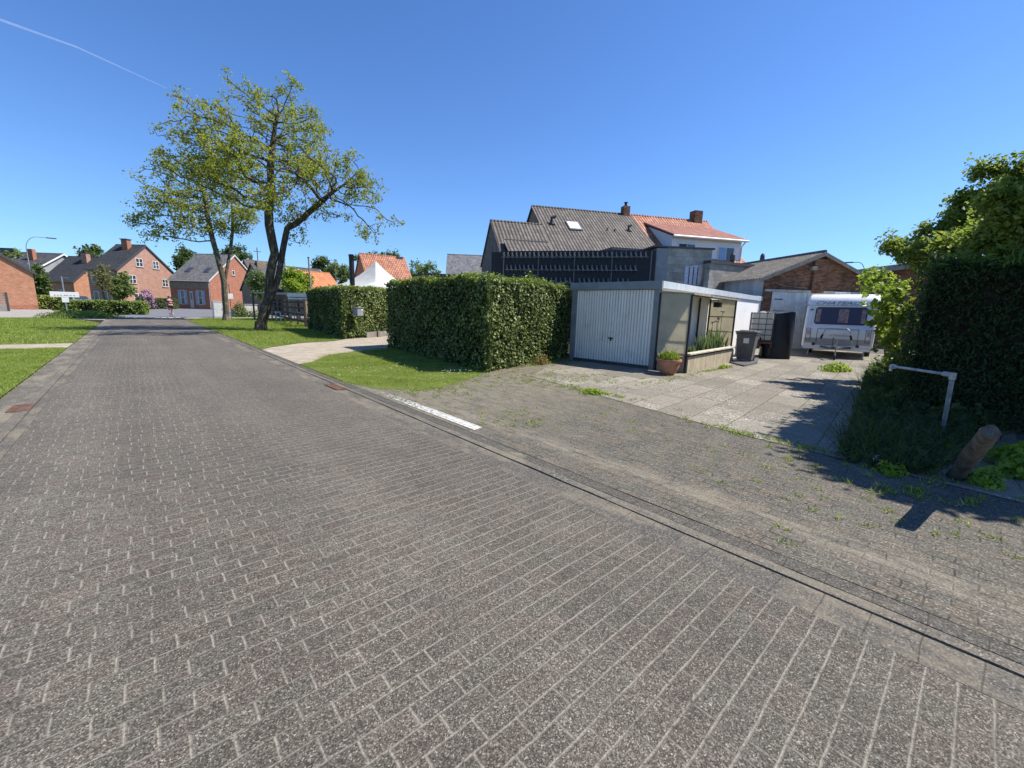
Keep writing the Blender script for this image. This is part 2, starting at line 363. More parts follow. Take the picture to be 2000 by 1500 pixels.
def wob_strip(name, x0, x1, y0, y1, z, mat, amp=.004, thick=.03, step=.25, seed=1):
    """long lengthwise band with slightly uneven edges and real thickness"""
    r = random.Random(seed); m = MB(); n = int((y1-y0)/step); a = []; 
    for i in range(n+1):
        y = y0+(y1-y0)*i/n; dz = r.uniform(-.0015, .0015)
        a.append((x0+r.uniform(-amp, amp), x1+r.uniform(-amp, amp), y, z+dz))
    vs = []
    for p, q, y, zz in a: vs += [(p, y, zz), (q, y, zz), (p, y, zz-thick), (q, y, zz-thick)]
    fs = []
    for i in range(n):
        o = i*4; fs += [(o, o+1, o+5, o+4), (o+2, o, o+4, o+6), (o+1, o+3, o+7, o+5)]
    m.add(vs, fs); return tag(m.build(name, mat), kind='structure')
# ------------------------------------------------------------------ foliage
def unit(a): return a/np.maximum(np.linalg.norm(a, axis=1, keepdims=True), 1e-9)
def leafquads(P, Nn, size, asp=.6, tilt=.6, fold=.15, down=0., rg=None):
    g = rg or rng; n = len(P); nn = unit(Nn+g.normal(0, tilt, (n, 3)))
    t = g.normal(0, 1, (n, 3)); t[:, 2] -= down; t = unit(t-nn*np.sum(t*nn, 1, keepdims=True)); b = np.cross(nn, t)
    sz = (size*g.uniform(.6, 1.35, n))[:, None]
    V = np.empty((n, 4, 3)); V[:, 0] = P-t*sz*.5; V[:, 2] = P+t*sz*.5
    mid = P-t*sz*.08; V[:, 1] = mid+b*sz*asp*.5+nn*sz*fold; V[:, 3] = mid-b*sz*asp*.5+nn*sz*fold
    return V.reshape(-1, 3)
def inpoly(P, poly):
    x, y = P[:, 0], P[:, 1]; c = np.zeros(len(P), bool); n = len(poly)
    for i in range(n):
        x0, y0 = poly[i]; x1, y1 = poly[i-1]
        k = ((y0 > y) != (y1 > y)) & (x < (x1-x0)*(y-y0)/((y1-y0) or 1e-9)+x0); c ^= k
    return c
def blades(poly, n, h, w, z=0., lean=.5, edge=.25, seed=3, clump=0.):
    g = np.random.default_rng(seed); xs = [p[0] for p in poly]; ys = [p[1] for p in poly]
    P = np.stack([g.uniform(min(xs)-.1, max(xs)+.1, n), g.uniform(min(ys)-.1, max(ys)+.1, n)], 1)
    j = P+g.normal(0, edge*.25, P.shape); P = P[inpoly(j, poly)]; n = len(P)
    k = .75+.35*np.sin(P[:, 0]*2.1+1.3*np.sin(P[:, 1]*1.7))*np.sin(P[:, 1]*2.6)+.2*np.sin(P[:, 0]*9+P[:, 1]*7)
    hh = h*g.uniform(.5, 1.3, n)*np.clip(k, .35, 1.5); a = g.uniform(0, 2*PI, n)
    V = np.empty((n, 3, 3)); dx = np.cos(a)*w*.5; dy = np.sin(a)*w*.5
    V[:, 0] = np.stack([P[:, 0]-dx, P[:, 1]-dy, np.full(n, z)], 1); V[:, 1] = np.stack([P[:, 0]+dx, P[:, 1]+dy, np.full(n, z)], 1)
    l = g.normal(0, lean, (n, 2))*hh[:, None]; V[:, 2] = np.stack([P[:, 0]+l[:, 0], P[:, 1]+l[:, 1], z+hh], 1)
    return V.reshape(-1, 3)
def hedge_mesh(poly, h, dens, size, asp=.8, bulge=.06, tilt=.55, z0=0., topdens=1.6, seed=5, bare=0., stems=None, hfun=None, down=.6, top=0):
    """clipped hedge on a polygon footprint: dark twiggy core plus leaves on every face. slots: 0 leaf 1 core"""
    g = np.random.default_rng(seed); m = MB(); n = len(poly)
    cx = sum(p[0] for p in poly)/n; cy = sum(p[1] for p in poly)/n
    ar = sum(poly[i][0]*poly[(i+1) % n][1]-poly[(i+1) % n][0]*poly[i][1] for i in range(n)); sg = 1 if ar > 0 else -1
    core = [(cx+(x-cx)*(1-.16/max(.4, math.hypot(x-cx, y-cy))), cy+(y-cy)*(1-.16/max(.4, math.hypot(x-cx, y-cy)))) for x, y in poly]
    m.mat(1).prism(core, z0+bare, z0+h-.1)
    m.mat(0)
    hf = hfun or (lambda P: 0*P[:, 0])
    for i in range(n):
        a = np.array(poly[i]); b = np.array(poly[(i+1) % n]); L = np.linalg.norm(b-a)
        if L < .05: continue
        d = (b-a)/L; nm = np.array([d[1], -d[0]])*sg; k = int(L*h*dens)
        u = g.uniform(-.02, 1.02, k); z = g.uniform(0, 1, k)
        off = g.normal(0, bulge*.5, k)+bulge*.9*np.sin(u*L*2.3+i)*np.sin(z*h*2.9+i*2)+bulge*.5*np.sin(u*L*6.1)*np.sin(z*h*7)
        inn = g.random(k) < .34; off = off-inn*g.uniform(.03, .12, k)
        xy = a+np.outer(u, b-a)+nm*off[:, None]
        zz = z0+bare*g.uniform(.2, 1.5, k)+z*(h-bare)
        P = np.stack([xy[:, 0], xy[:, 1], zz], 1); P[:, 2] += hf(P)*z
        Nn = np.tile(np.array([nm[0], nm[1], .35]), (k, 1))
        m.leaves(leafquads(P, Nn, size, asp, tilt, down=down, rg=g))
    xs = [p[0] for p in poly]; ys = [p[1] for p in poly]; A = abs(ar)/2
    k = int((max(xs)-min(xs))*(max(ys)-min(ys))*dens*topdens)
    P = np.stack([g.uniform(min(xs), max(xs), k), g.uniform(min(ys), max(ys), k), np.zeros(k)], 1)
    P = P[inpoly(P, poly)]; k = len(P)
    P[:, 2] = z0+h+g.normal(0, .035, k)+.05*np.sin(P[:, 0]*3.1)*np.sin(P[:, 1]*2.3)+np.abs(g.normal(0, .05, k))*(g.random(k) < .3); P[:, 2] += hf(P)
    m.mat(top).leaves(leafquads(P, np.tile([0, 0, 1.], (k, 1)), size, asp, tilt*1.2, rg=g))
    return m
def skeleton(base, guides, attr, step, infl, kill, iters=80, seed=1, grav=0.):
    """space colonisation from hand-set stems; returns nodes, parents"""
    g = np.random.default_rng(seed); nodes = []; par = []
    for gd in guides:                                # each: (list of points, index of parent node or None)
        pts, p = gd
        if p is not None: q0 = nodes[p]
        else: q0 = Vector(pts[0]); nodes.append(q0); par.append(-1); p = len(nodes)-1; pts = pts[1:]
        for t in pts:
            t = Vector(t); s0 = nodes[p]; k = max(1, int((t-s0).length/step))
            for i in range(k):
                q = s0.lerp(t, (i+1)/k); nodes.append(q); par.append(p); p = len(nodes)-1
    Pn = np.array([tuple(q) for q in nodes]); par = list(par); A = attr.copy()
    nch = {}
    for it in range(iters):
        if len(A) == 0: break
        d2 = ((A[:, None, :]-Pn[None, :, :])**2).sum(2); near = d2.argmin(1); dm = np.sqrt(d2[np.arange(len(A)), near])
        ok = dm < infl; new = []; npn = []
        for ni in np.unique(near[ok]):
            if nch.get(ni, 0) > 3: continue
            v = A[ok & (near == ni)]-Pn[ni]; v = unit(v).sum(0); l = np.linalg.norm(v)
            if l < 1e-3: continue
            v = v/l+g.normal(0, .14, 3); v[2] -= grav; v /= np.linalg.norm(v)
            q = Pn[ni]+v*step; new.append(q); npn.append(int(ni)); nch[ni] = nch.get(ni, 0)+1
        if not new: break
        Pn = np.vstack([Pn, np.array(new)]); par += npn
        dn = ((A[:, None, :]-np.array(new)[None])**2).sum(2).min(1); A = A[dn > kill*kill]
    return Pn, np.array(par)
def limb_mesh(P, par, rtip, expo, mb, rmin=0.):
    n = len(P); ch = [[] for _ in range(n)]
    for i in range(n):
        if par[i] >= 0: ch[par[i]].append(i)
    acc = np.zeros(n)
    for i in range(n-1, -1, -1):
        if not ch[i]: acc[i] = rtip**expo
        else: acc[i] = sum(acc[c] for c in ch[i])
    R = np.maximum(acc**(1/expo), rmin)
    stack = [i for i in range(n) if par[i] < 0]; 
    for root in stack:
        todo = [(root, None)]
        while todo:
            i, pr = todo.pop(); chain = [pr, i] if pr is not None else [i]
            while ch[i]:
                cs = sorted(ch[i], key=lambda c: -R[c])
                for c in cs[1:]: todo.append((c, i))
                i = cs[0]; chain.append(i)
            rs = [float(R[j]) for j in chain]
            if pr is not None: rs[0] = min(rs[0], rs[1]*1.15)
            rs[-1] *= .5
            k = 9 if rs[0] > .12 else (6 if rs[0] > .04 else (4 if rs[0] > .02 else 3))
            if len(chain) > 1: mb.tube([P[j] for j in chain], rs, k, cap=False)
    return R, ch
def blobpts(blobs, n, dist, depth=1., seed=2):
    """attraction points in ellipsoids; blobs (px,py,rx,ry[,ddist]) surveyed at distance dist"""
    g = np.random.default_rng(seed); w = np.array([b[2]*b[3]*min(b[2], b[3]) for b in blobs], float); w = w**.8; w /= w.sum(); out = []
    for b, q in zip(blobs, w):
        dd = dist+(b[4] if len(b) > 4 else 0.); c = D(b[0], b[1], dd); ex = D(b[0]+b[2], b[1], dd)-c; ez = D(b[0], b[1]-b[3], dd)-c
        view = Vector((c.x, c.y, 0)).normalized(); dep = view*(ex.length+ez.length)*.5*depth
        k = max(3, int(n*q)); u = g.normal(0, 1, (k, 3)); u = unit(u)*(g.random((k, 1))**(1/2.6))
        out.append(np.array(c)+u[:, :1]*np.array(ex)+u[:, 1:2]*np.array(ez)+u[:, 2:]*np.array(dep))
    return np.vstack(out)
# ================================================================== camera, light, sky
cam = bpy.data.cameras.new('camera'); co = bpy.data.objects.new('camera', cam); COL.objects.link(co); scene.camera = co
cam.sensor_width = 36; cam.lens = F/2000*36; cam.clip_start = .05; cam.clip_end = 20000
R = MC; rt, dn, fw = [Vector(R[:, i]) for i in range(3)]
mw = Matrix((rt, -dn, -fw)).transposed().to_4x4(); mw.translation = (0, 0, EYE); co.matrix_world = mw
SUN = Vector((.57, -.42, 1.)).normalized()
elev = math.asin(SUN.z)
sl = bpy.data.lights.new('sun', 'SUN'); sl.energy = 4.7; sl.angle = math.radians(.53); sl.color = (1., .94, .86)
so = bpy.data.objects.new('sun', sl); COL.objects.link(so); so.rotation_euler = SUN.to_track_quat('Z', 'Y').to_euler(); so.location = (20, -20, 40)
w = bpy.data.worlds.new('World'); scene.world = w; w.use_nodes = True; nt = w.node_tree; nt.nodes.clear()
sky = nt.nodes.new('ShaderNodeTexSky'); sky.sky_type = 'NISHITA'; sky.sun_disc = False; sky.sun_elevation = elev
sky.sun_rotation = math.atan2(SUN.x, SUN.y); sky.air_density = 1.05; sky.dust_density = .25; sky.ozone_density = 3.2; sky.altitude = 20
hs = nt.nodes.new('ShaderNodeHueSaturation'); hs.inputs['Saturation'].default_value = 1.
bg = nt.nodes.new('ShaderNodeBackground'); bg.inputs[1].default_value = .114
wo = nt.nodes.new('ShaderNodeOutputWorld')
nt.links.new(sky.outputs[0], hs.inputs['Color']); tc = nt.nodes.new('ShaderNodeTexCoord'); sx_ = nt.nodes.new('ShaderNodeSeparateXYZ'); rp = nt.nodes.new('ShaderNodeValToRGB'); mxx = nt.nodes.new('ShaderNodeMix'); mxx.data_type = 'RGBA'; mxx.blend_type = 'MULTIPLY'; mxx.inputs[0].default_value = 1.
rp.color_ramp.elements[0].position = 0.; rp.color_ramp.elements[0].color = (.47, .68, .98, 1); rp.color_ramp.elements[1].position = .6; rp.color_ramp.elements[1].color = (.43, .64, .93, 1)
e_ = rp.color_ramp.elements.new(.2); e_.color = (.51, .71, 1.0, 1)
nt.links.new(tc.outputs['Generated'], sx_.inputs[0]); nt.links.new(sx_.outputs[2], rp.inputs[0]); nt.links.new(hs.outputs[0], mxx.inputs[6]); nt.links.new(rp.outputs[0], mxx.inputs[7]); nt.links.new(mxx.outputs[2], bg.inputs[0]); nt.links.new(bg.outputs[0], wo.inputs[0])
scene.view_settings.view_transform = 'Standard'; scene.view_settings.look = 'None'; scene.view_settings.exposure = .74; scene.view_settings.gamma = 1.
scene.render.engine = 'CYCLES'
cy = scene.cycles; cy.max_bounces = 6; cy.diffuse_bounces = 3; cy.transparent_max_bounces = 12; cy.use_denoising = True
try: cy.denoiser = 'OPENIMAGEDENOISE'; cy.denoising_prefilter = 'ACCURATE'
except Exception: pass
# ================================================================== shared materials
ROAD = m_road(); FORE = m_forecourt(); SLAB = m_slab(); PATH = m_path(); ASPH = m_asphalt(); PAINT = m_worn_paint()
KERB = m_strip('kerb_concrete', 1., (.13, .118, .096), (.23, .2, .15), .5)
GUT = m_strip('gutter_stone', .2, (.105, .097, .083), (.25, .215, .155), .6)
BAND = m_strip('edge_stone', .21, (.095, .088, .073), (.34, .29, .21), .15)
SOIL = m_ground('soil', [(.3, (.02, .017, .012)), (.7, (.05, .04, .028))])
FIELD = m_ground('field', [(.3, (.05, .075, .02)), (.5, (.1, .12, .035)), (.75, (.19, .175, .085))], .25)
LAWN = m_ground('lawn_soil', [(.3, (.075, .1, .02)), (.5, (.115, .15, .03)), (.75, (.19, .19, .07))], 1.1)
CONC = m_ground('pale_concrete', [(.3, (.24, .225, .2)), (.7, (.36, .335, .295))], .8)
GRASS = m_leaf('grass_blade', [(.12, (.06, .11, .012)), (.4, (.15, .23, .025)), (.6, (.26, .33, .045)), (.85, (.42, .4, .14))], .55, .35, (.4, .55, .04), .25, sc=2.2)
IVY = m_leaf('ivy_leaf', [(.15, (.018, .032, .009)), (.42, (.05, .078, .018)), (.65, (.125, .165, .035)), (.9, (.32, .35, .12))], .45, .08, (.3, .42, .04), .22, sc=1.2)
IVYTOP = m_leaf('ivy_top_leaf', [(.12, (.05, .08, .015)), (.45, (.13, .18, .03)), (.9, (.3, .34, .07))], .5, .3, (.35, .48, .05), .35)  # paler, yellower ivy leaf laid on the hedge tops
TWIG = simple('dark_twigs', (.03, .024, .016), .95, var=.4, sc=12, bump=.8, spec=.05)
BARK = m_bark('bark', (.022, .018, .013), (.13, .105, .075))
BARK2 = m_bark('smooth_bark', (.05, .045, .032), (.15, .135, .095), .6)
MAPLE = m_leaf('maple_leaf', [(.15, (.07, .095, .018)), (.4, (.2, .24, .035)), (.6, (.37, .4, .05)), (.78, (.26, .2, .06)), (.95, (.19, .1, .05))], .5, .48, (.45, .55, .06), .3, sc=.35)
FARLEAF = m_leaf('far_leaf', [(.1, (.08, .12, .035)), (.5, (.16, .21, .06)), (.9, (.27, .32, .11))], .55, .3)
FARLEAF2 = m_leaf('far_dark_leaf', [(.1, (.035, .06, .02)), (.5, (.075, .115, .03)), (.9, (.14, .18, .055))], .55, .25)
SAPL = m_leaf('sapling_leaf', [(.1, (.07, .11, .02)), (.5, (.16, .22, .03)), (.9, (.34, .4, .06))], .5, .35, (.4, .55, .05))
GARD = m_leaf('garden_leaf', [(.1, (.09, .13, .025)), (.5, (.19, .25, .045)), (.9, (.36, .42, .1))], .5, .45, (.4, .52, .07))
LITTOP = m_leaf('conifer_lit_top', [(.1, (.06, .11, .02)), (.5, (.13, .2, .035)), (.9, (.24, .31, .06))], .6, .35)  # sunlight on the conifer hedge top, put into a brighter leaf colour
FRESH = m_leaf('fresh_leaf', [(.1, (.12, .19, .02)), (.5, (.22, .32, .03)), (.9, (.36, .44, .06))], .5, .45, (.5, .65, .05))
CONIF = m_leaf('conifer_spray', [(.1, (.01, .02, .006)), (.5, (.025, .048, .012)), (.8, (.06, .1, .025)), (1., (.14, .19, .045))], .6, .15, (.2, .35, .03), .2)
REDBR = m_brickwall('red_brick', (.3, .105, .06), (.42, .18, .11), (.36, .3, .25))
ORBR = m_brickwall('orange_brick', (.4, .17, .09), (.52, .26, .16), (.42, .34, .27))
PINKBR = m_brickwall('pink_brick', (.34, .18, .13), (.46, .27, .2), (.42, .35, .29))
BRNBR = m_brickwall('brown_brick', (.2, .15, .105), (.32, .25, .18), (.3, .27, .22))
OLDBR = m_brickwall('old_brick', (.12, .06, .04), (.27, .14, .085), (.22, .17, .12), stain=.6)
BLOCK = m_brickwall('concrete_block', (.3, .28, .24), (.42, .4, .35), (.24, .22, .18), .4, .2, stain=.55, jw=.012)
BLKTILE = m_rooftile('black_tile', (.022, .024, .028), (.038, .04, .045))
GRYTILE = m_rooftile('weathered_tile', (.085, .073, .06), (.155, .133, .11), .24, .36, gap=.55)
REDTILE = m_rooftile('red_tile', (.36, .135, .075), (.55, .25, .15), .24, .36, gap=.5)
ORTILE = m_rooftile('orange_tile', (.6, .2, .08), (.72, .28, .12), .24, .36)
SLATE = m_slate('grey_slate', (.15, .15, .155)); DSLATE = m_slate('dark_slate', (.06, .06, .062), .4)
WHITE = simple('white_paint', (.72, .72, .7), .5, var=.06); OFFW = simple('offwhite_render', (.5, .49, .46), .8, var=.1)
BLACK = simple('black_plastic', (.018, .018, .02), .45, var=.2); DGREY = simple('dark_grey', (.065, .066, .068), .5, var=.15)
STEEL = simple('galvanised_steel', (.42, .44, .46), .42, .7, .2, 10.); TRIM = simple('blue_grey_trim', (.215, .235, .24), .5, var=.12, sc=3.)
LTRIM = m_streak('light_metal_trim', (.52, .56, .58), (.7, .73, .75), 2., .4, .3)
DOORW = m_streak('garage_sheet', (.78, .75, .67), (.88, .85, .77), 1.5, .55, 0., (.55, .53, .44))
WALLW = m_streak('white_sheet', (.82, .81, .78), (.88, .87, .85), 1.2, .5, 0., (.5, .48, .43))
CREAM = m_trans('cream_polycarbonate', (.76, .72, .58), .6); GLASS = m_glass(); RUST = simple('rust', (.16, .085, .055), .85, 0., .35, 20, .5)
OLDWOOD = m_streak('old_dark_wood', (.035, .026, .02), (.075, .058, .045), 6., .85, bumpv=.5)
GREYWOOD = m_streak('grey_wood', (.17, .15, .125), (.3, .27, .23), 5., .85, bumpv=.5)
# ================================================================== ground
sheet('ground', [(-700, -300), (900, -300), (900, 1500), (-700, 1500)], -.06, FIELD)
sheet('soil', [(-14, -8), (24, -8), (24, 47), (-14, 47)], -.035, SOIL)
def strip_poly(x0, x1, y0, y1): return [(x0, y0), (x1, y0), (x1, y1), (x0, y1)]
sheet('road', strip_poly(-1.055, 2.445, -8, 46.2), 0., ROAD)
wob_strip('gutter', 2.452, 2.697, -8, 44, -.004, GUT, .003)
wob_strip('kerb', 2.708, 2.795, -8, 44, .004, KERB, .005, seed=2)
wob_strip('edge_course', 2.808, 2.93, -8, 44, .0, BAND, .005, seed=3)
wob_strip('left_gutter', -1.165, -1.062, -8, 44, -.002, GUT, .003, seed=4)
wob_strip('left_kerb', -1.28, -1.175, -8, 44, .003, KERB, .004, seed=5)
wob_strip('left_edge_course', -1.6, -1.287, -8, 44, 0., m_strip('left_course', .21, (.12, .108, .088), (.27, .24, .175), .6), .006, seed=6)
sheet('forecourt', [(2.94, -8), (30, -8), (30, 8.2), (9.5, 9), (5.9, 7.7), (4.2, 6.75), (3.3, 7.1), (2.94, 8.3)], 0., FORE)
sheet('slab_yard', [(5.45, -.5), (5.62, 1.78), (6.02, 3.89), (6.64, 6.75), (8.6, 7.9), (12, 8.2), (22, 7.6), (24, 5), (24, -.5)], .006, SLAB)
sheet('driveway_path', [(2.94, 11.25), (3.3, 11.5), (4.2, 12.9), (5.1, 13.4), (7., 14.2), (14, 15.5), (14, 22.), (7, 18.8), (6., 17.75), (4.5, 17.2), (3.3, 15.9), (2.94, 15.4)], 0., PATH)
L1 = [(2.95, 8.2), (3.15, 7.25), (3.75, 6.65), (4.3, 6.7), (5.75, 7.5), (6.3, 7.9), (9.9, 9.), (9.9, 14.9), (7., 14.25), (5.1, 13.4), (4.2, 12.9), (3.3, 11.5), (2.95, 11.2)]
sheet('verge_lawn', L1, .004, LAWN)
L2 = [(2.95, 15.5), (3.3, 15.95), (4.5, 17.3), (6., 17.85), (7., 18.9), (7.6, 26.), (10., 36), (11, 46), (4.6, 44.5), (2.95, 42.3)]
sheet('tree_verge_lawn', L2, .004, LAWN)
L3 = [(-1.62, -8), (-1.62, 18.2), (-12, 18.9), (-12, -8)]
L4 = [(-1.62, 19.9), (-1.62, 35.5), (-2.6, 40.), (-4.6, 44.5), (-7, 44.2), (-16, 42.5), (-16, 20.5)]
sheet('left_lawn', L3, 0., LAWN); sheet('left_far_lawn', L4, 0., LAWN)
sheet('left_path', [(-1.62, 18.2), (-1.62, 19.9), (-16, 20.5), (-16, 18.9)], -.002, PATH)
sheet('cross_road', [(-2.2, 46.9), (3.2, 46.9), (5.5, 49.2), (60, 56.), (60, 104), (5, 97), (1.3, 80), (.9, 58), (-1.6, 50.)], -.02, ASPH)
sheet('corner_pavement', [(3.0, 42.6), (4.6, 44.8), (11, 46.3), (60, 48.5), (60, 53.5), (6., 48.), (3.4, 46.2), (2.95, 44)], 0., CONC)
sheet('left_pavement', [(-1.4, 44.2), (-3, 45.6), (-5.2, 47.6), (-5.8, 60), (-7.2, 72), (-40, 74), (-40, 41), (-16, 42.7), (-7, 44.4), (-4.6, 44.7), (-2.4, 41), (-1.3, 40.)], -.004, CONC)
sheet('far_pavement', [(1.2, 97), (60, 112), (60, 116), (0, 101.5)], -.015, CONC)
DASH = simple('crossing_paint', (.72, .72, .69), .7, var=.12)
for i in range(11):
    x = -2.05+i*.46; o = sheet('road_marking', strip_poly(x, x+.3, 45.6, 46.15), .006 if x > -1.05 and x < 2.1 else .012, DASH)
sheet('worn_edge_marking', [(3.015, 4.03), (3.17, 4.07), (3.17, 6.4), (3.07, 7.5), (3.005, 7.4)], .005, PAINT)
m = MB(); V = blades(L1, 170000, .045, .006, seed=3, edge=.55); m.leaves(V, 3); tag(m.build('grass', GRASS), 'short sunlit grass on the verge in front of the large ivy hedge', 'grass', kind='stuff')
m = MB(); m.leaves(blades(L2, 90000, .09, .014, seed=4), 3); tag(m.build('grass', GRASS), 'longer grass on the verge under the two street trees', 'grass', kind='stuff')
m = MB(); m.leaves(blades([(-1.63, 8.5), (-1.63, 18.2), (-6, 18.5), (-6, 12)], 90000, .045, .008, seed=5), 3); m.leaves(blades([(-1.66, 6.), (-1.66, 8.6), (-4, 10), (-4, 6)], 20000, .04, .006, seed=15), 3)
tag(m.build('grass', GRASS), 'grass of the nearer lawn left of the street', 'grass', kind='stuff')
m = MB(); m.leaves(blades([(-1.63, 19.9), (-1.63, 35.), (-2.7, 39.8), (-4.6, 44.2), (-16, 42), (-12, 20.2)], 90000, .07, .02, seed=6), 3); tag(m.build('grass', GRASS), 'grass of the farther lawn left of the street beyond the path', 'grass', kind='stuff')
# daisies and dandelions on the lawns
m = MB(); g = np.random.default_rng(9)
for (cx, cyy, sx, sy, n) in ((5.55, 8.05, .35, .2, 40), (4.6, 8.6, .9, .9, 40), (4.2, 10.2, .6, 1., 14)):
    for i in range(n):
        x, y = g.normal(cx, sx), g.normal(cyy, sy)
        if not inpoly(np.array([[x, y]]), L1)[0]: continue
        m.lathe([(.001, 0), (.013, .004), (.001, .008)], 6, (x, y, g.uniform(.04, .075)))
tag(m.build('daisies', WHITE), 'small white daisies scattered in the verge grass by the ivy hedge', 'flowers', kind='stuff')
# weeds and moss growing out of the forecourt joints
m = MB()
g = np.random.default_rng(12)
def tufts(c, n, sp, h, w=.006):
    for i in range(n):
        x, y = g.normal(c[0], sp[0]), g.normal(c[1], sp[1]); k = 14
        P = np.array([[x, y]])+g.normal(0, .03, (k, 2)); V = np.empty((k, 3, 3)); a = g.uniform(0, 2*PI, k); l = g.normal(0, .6, (k, 2))*h; hh = h*g.uniform(.4, 1.2, k)
        V[:, 0] = np.stack([P[:, 0]-np.cos(a)*w, P[:, 1]-np.sin(a)*w, np.full(k, .002)], 1); V[:, 1] = np.stack([P[:, 0]+np.cos(a)*w, P[:, 1]+np.sin(a)*w, np.full(k, .002)], 1)
        V[:, 2] = np.stack([P[:, 0]+l[:, 0], P[:, 1]+l[:, 1], hh], 1); m.leaves(V.reshape(-1, 3), 3)
tufts((6.25, 4.6), 60, (.12, .5), .05); tufts((7.2, 5.8), 50, (.5, .5), .05); tufts((6., 6.7), 90, (.9, .5), .035); tufts((8.5, 8.2), 60, (.8, .3), .08)
tufts((5.68, 1.6), 40, (.06, .5), .05); tufts((4.2, .3), 26, (.5, .5), .03); tufts((3.9, 6.4), 60, (.5, .3), .035); tufts((3.7, 4.2), 30, (.25, .3), .03)
tufts((5.1, .2), 40, (.3, .5), .05); tufts((4.6, 1.5), 14, (.5, .6), .02); tufts((8.6, 4.6), 20, (1., .1), .05); tufts((11.5, 4.75), 30, (1.2, .05), .06)
tufts((5., 3.5), 25, (.6, .6), .02)
tag(m.build('weeds', GRASS), 'sparse weeds and moss growing in the joints of the paved forecourt', 'weeds', kind='stuff')
# little bits of grit and dead leaves
m = MB(); k = 1500; P = np.stack([g.uniform(3, 9, k), g.uniform(-1, 8, k), np.full(k, .008)], 1); P = P[g.random(k) < np.clip((P[:, 1]+1.)/7, .12, .9)]
m.leaves(leafquads(P, np.tile([0, 0, 1.], (len(P), 1)), .022, .6, .35, rg=g)); k = 500
P = np.stack([g.uniform(6.3, 9.9, k), g.normal(0, .12, k), np.full(k, .012)], 1); P[:, 1] += 7.72+(P[:, 0]-6.1)*.27
m.leaves(leafquads(P, np.tile([0, 0, 1.], (len(P), 1)), .04, .6, .5, rg=g))
tag(m.build('leaf_litter', simple('dry_leaf', (.3, .22, .13), .9, var=.35, sc=3)), 'dry brown leaf litter on the forecourt and below the hedge', 'leaf litter', kind='stuff')
# drains
for (x0, x1, y0, y1, lb) in ((2.53, 2.68, 7.45, 8.1, 'rusty drain grate in the gutter at the corner of the verge'), (-1.38, -1.18, 8.25, 8.72, 'rusty drain cover in the left edge of the street')):
    t = thing('drain_grate', lb, 'drain', ((x0+x1)/2, (y0+y1)/2, 0)); a, b = (x1-x0)/2, (y1-y0)/2
    m = MB(); m.box(-a, a, -b, -b+.03, .001, .012).box(-a, a, b-.03, b, .001, .012).box(-a, -a+.02, -b+.03, b-.03, .001, .012).box(a-.02, a, -b+.03, b-.03, .001, .012); m.build('frame', RUST, t)
    m = MB(); k = 12
    for i in range(k):
        y = -b+.04+i*(2*b-.08)/k; m.box(-a+.022, a-.022, y, y+(2*b-.08)/k*.7, .0015, .009)
    m.build('grid', RUST, t)
# vapour trail high in the sky, well away from everything
s = N('vapour'); s.bsdf((.9, .93, 1.), 1., alpha=s.M('MULTIPLY', s.noise(.004, 4.), .2))
p0 = D(-60, 17, 5000.); p1 = D(150, 92, 5400.); p2 = D(325, 172, 6000.)
m = MB(); m.tube([p0, p1, p2], [9, 6, 3], 10); tag(m.build('vapour_trail', s.m), kind='structure')
# ================================================================== hedges
H1P = [(6.12, 7.73), (10.12, 8.74), (10.6, 14.8), (6.75, 14.15)]
m = hedge_mesh(H1P, 2.2, 1000, .07, .85, bulge=.06, seed=5, bare=.04, top=2, hfun=lambda P: .08*(P[:, 1]-8)/6+.025*np.sin(P[:, 0]*1.7+P[:, 1]*2.3)+.02*np.sin(P[:, 1]*5.1))
H1 = m.build('ivy_hedge', [IVY, TWIG, IVYTOP]); tag(H1, 'tall block-shaped ivy hedge beside the white garage, sunlit on its garage side', 'hedge')
H2P = [(6.72, 18.55), (10.2, 20.2), (10.6, 21.), (8.1, 20.6), (7.9, 26.3), (7.0, 26.3)]
m = hedge_mesh([(6.72, 18.55), (10.6, 20.6), (10.4, 21.4), (7.55, 20.0), (8.3, 26.5), (7.6, 26.5)], 2.22, 700, .085, .85, bulge=.06, seed=6, bare=.05, top=2)
tag(m.build('ivy_hedge', [IVY, TWIG, IVYTOP]), 'ivy hedge beyond the driveway path, carrying a grey letterbox', 'hedge')
m = hedge_mesh([(10.4, 20.5), (14.5, 22.8), (14.2, 23.4), (10.2, 21.2)], 2.15, 500, .09, .85, bulge=.05, seed=8, bare=.25)
tag(m.build('ivy_hedge', [IVY, TWIG]), 'thinner ivy hedge above a wooden board, behind the large ivy hedge', 'hedge')
t = thing('retaining_board', 'weathered wooden board at the foot of the ivy hedge by the driveway path', 'board', (0, 0, 0))
m = MB(); m.slab((7.9, 19.02, .0), (11.5, 20.9, .0), (11.5, 20.9, .26), (7.9, 19.02, .26), .05); m.build('board', GREYWOOD, t)
for x_, y_ in ((8.6, 19.26), (10.3, 20.15)): m = MB(); m.box(x_, x_+.1, y_, y_+.07, 0, .3); m.build('stake', GREYWOOD, t)
# letterbox
c = G(697, 660, 0); t = thing('letterbox', 'grey metal letterbox fixed to the ivy hedge by the driveway', 'letterbox', (7.35, 18.45, 1.02), math.radians(28))
m = MB(); m.rbox(-.19, .19, -.13, .13, 0, .33, .02); m.build('body', simple('letterbox_grey', (.24, .25, .26), .45), t)
m = MB(); m.rbox(-.205, .205, -.16, .15, .335, .375, .012); m.build('lid', STEEL, t)
m = MB(); m.box(.05, .16, -.138, -.131, .24, .29); m.build('nameplate', WHITE, t)
m = MB(); m.box(-.06, .06, .132, .4, .1, .2); m.build('bracket', DGREY, t)
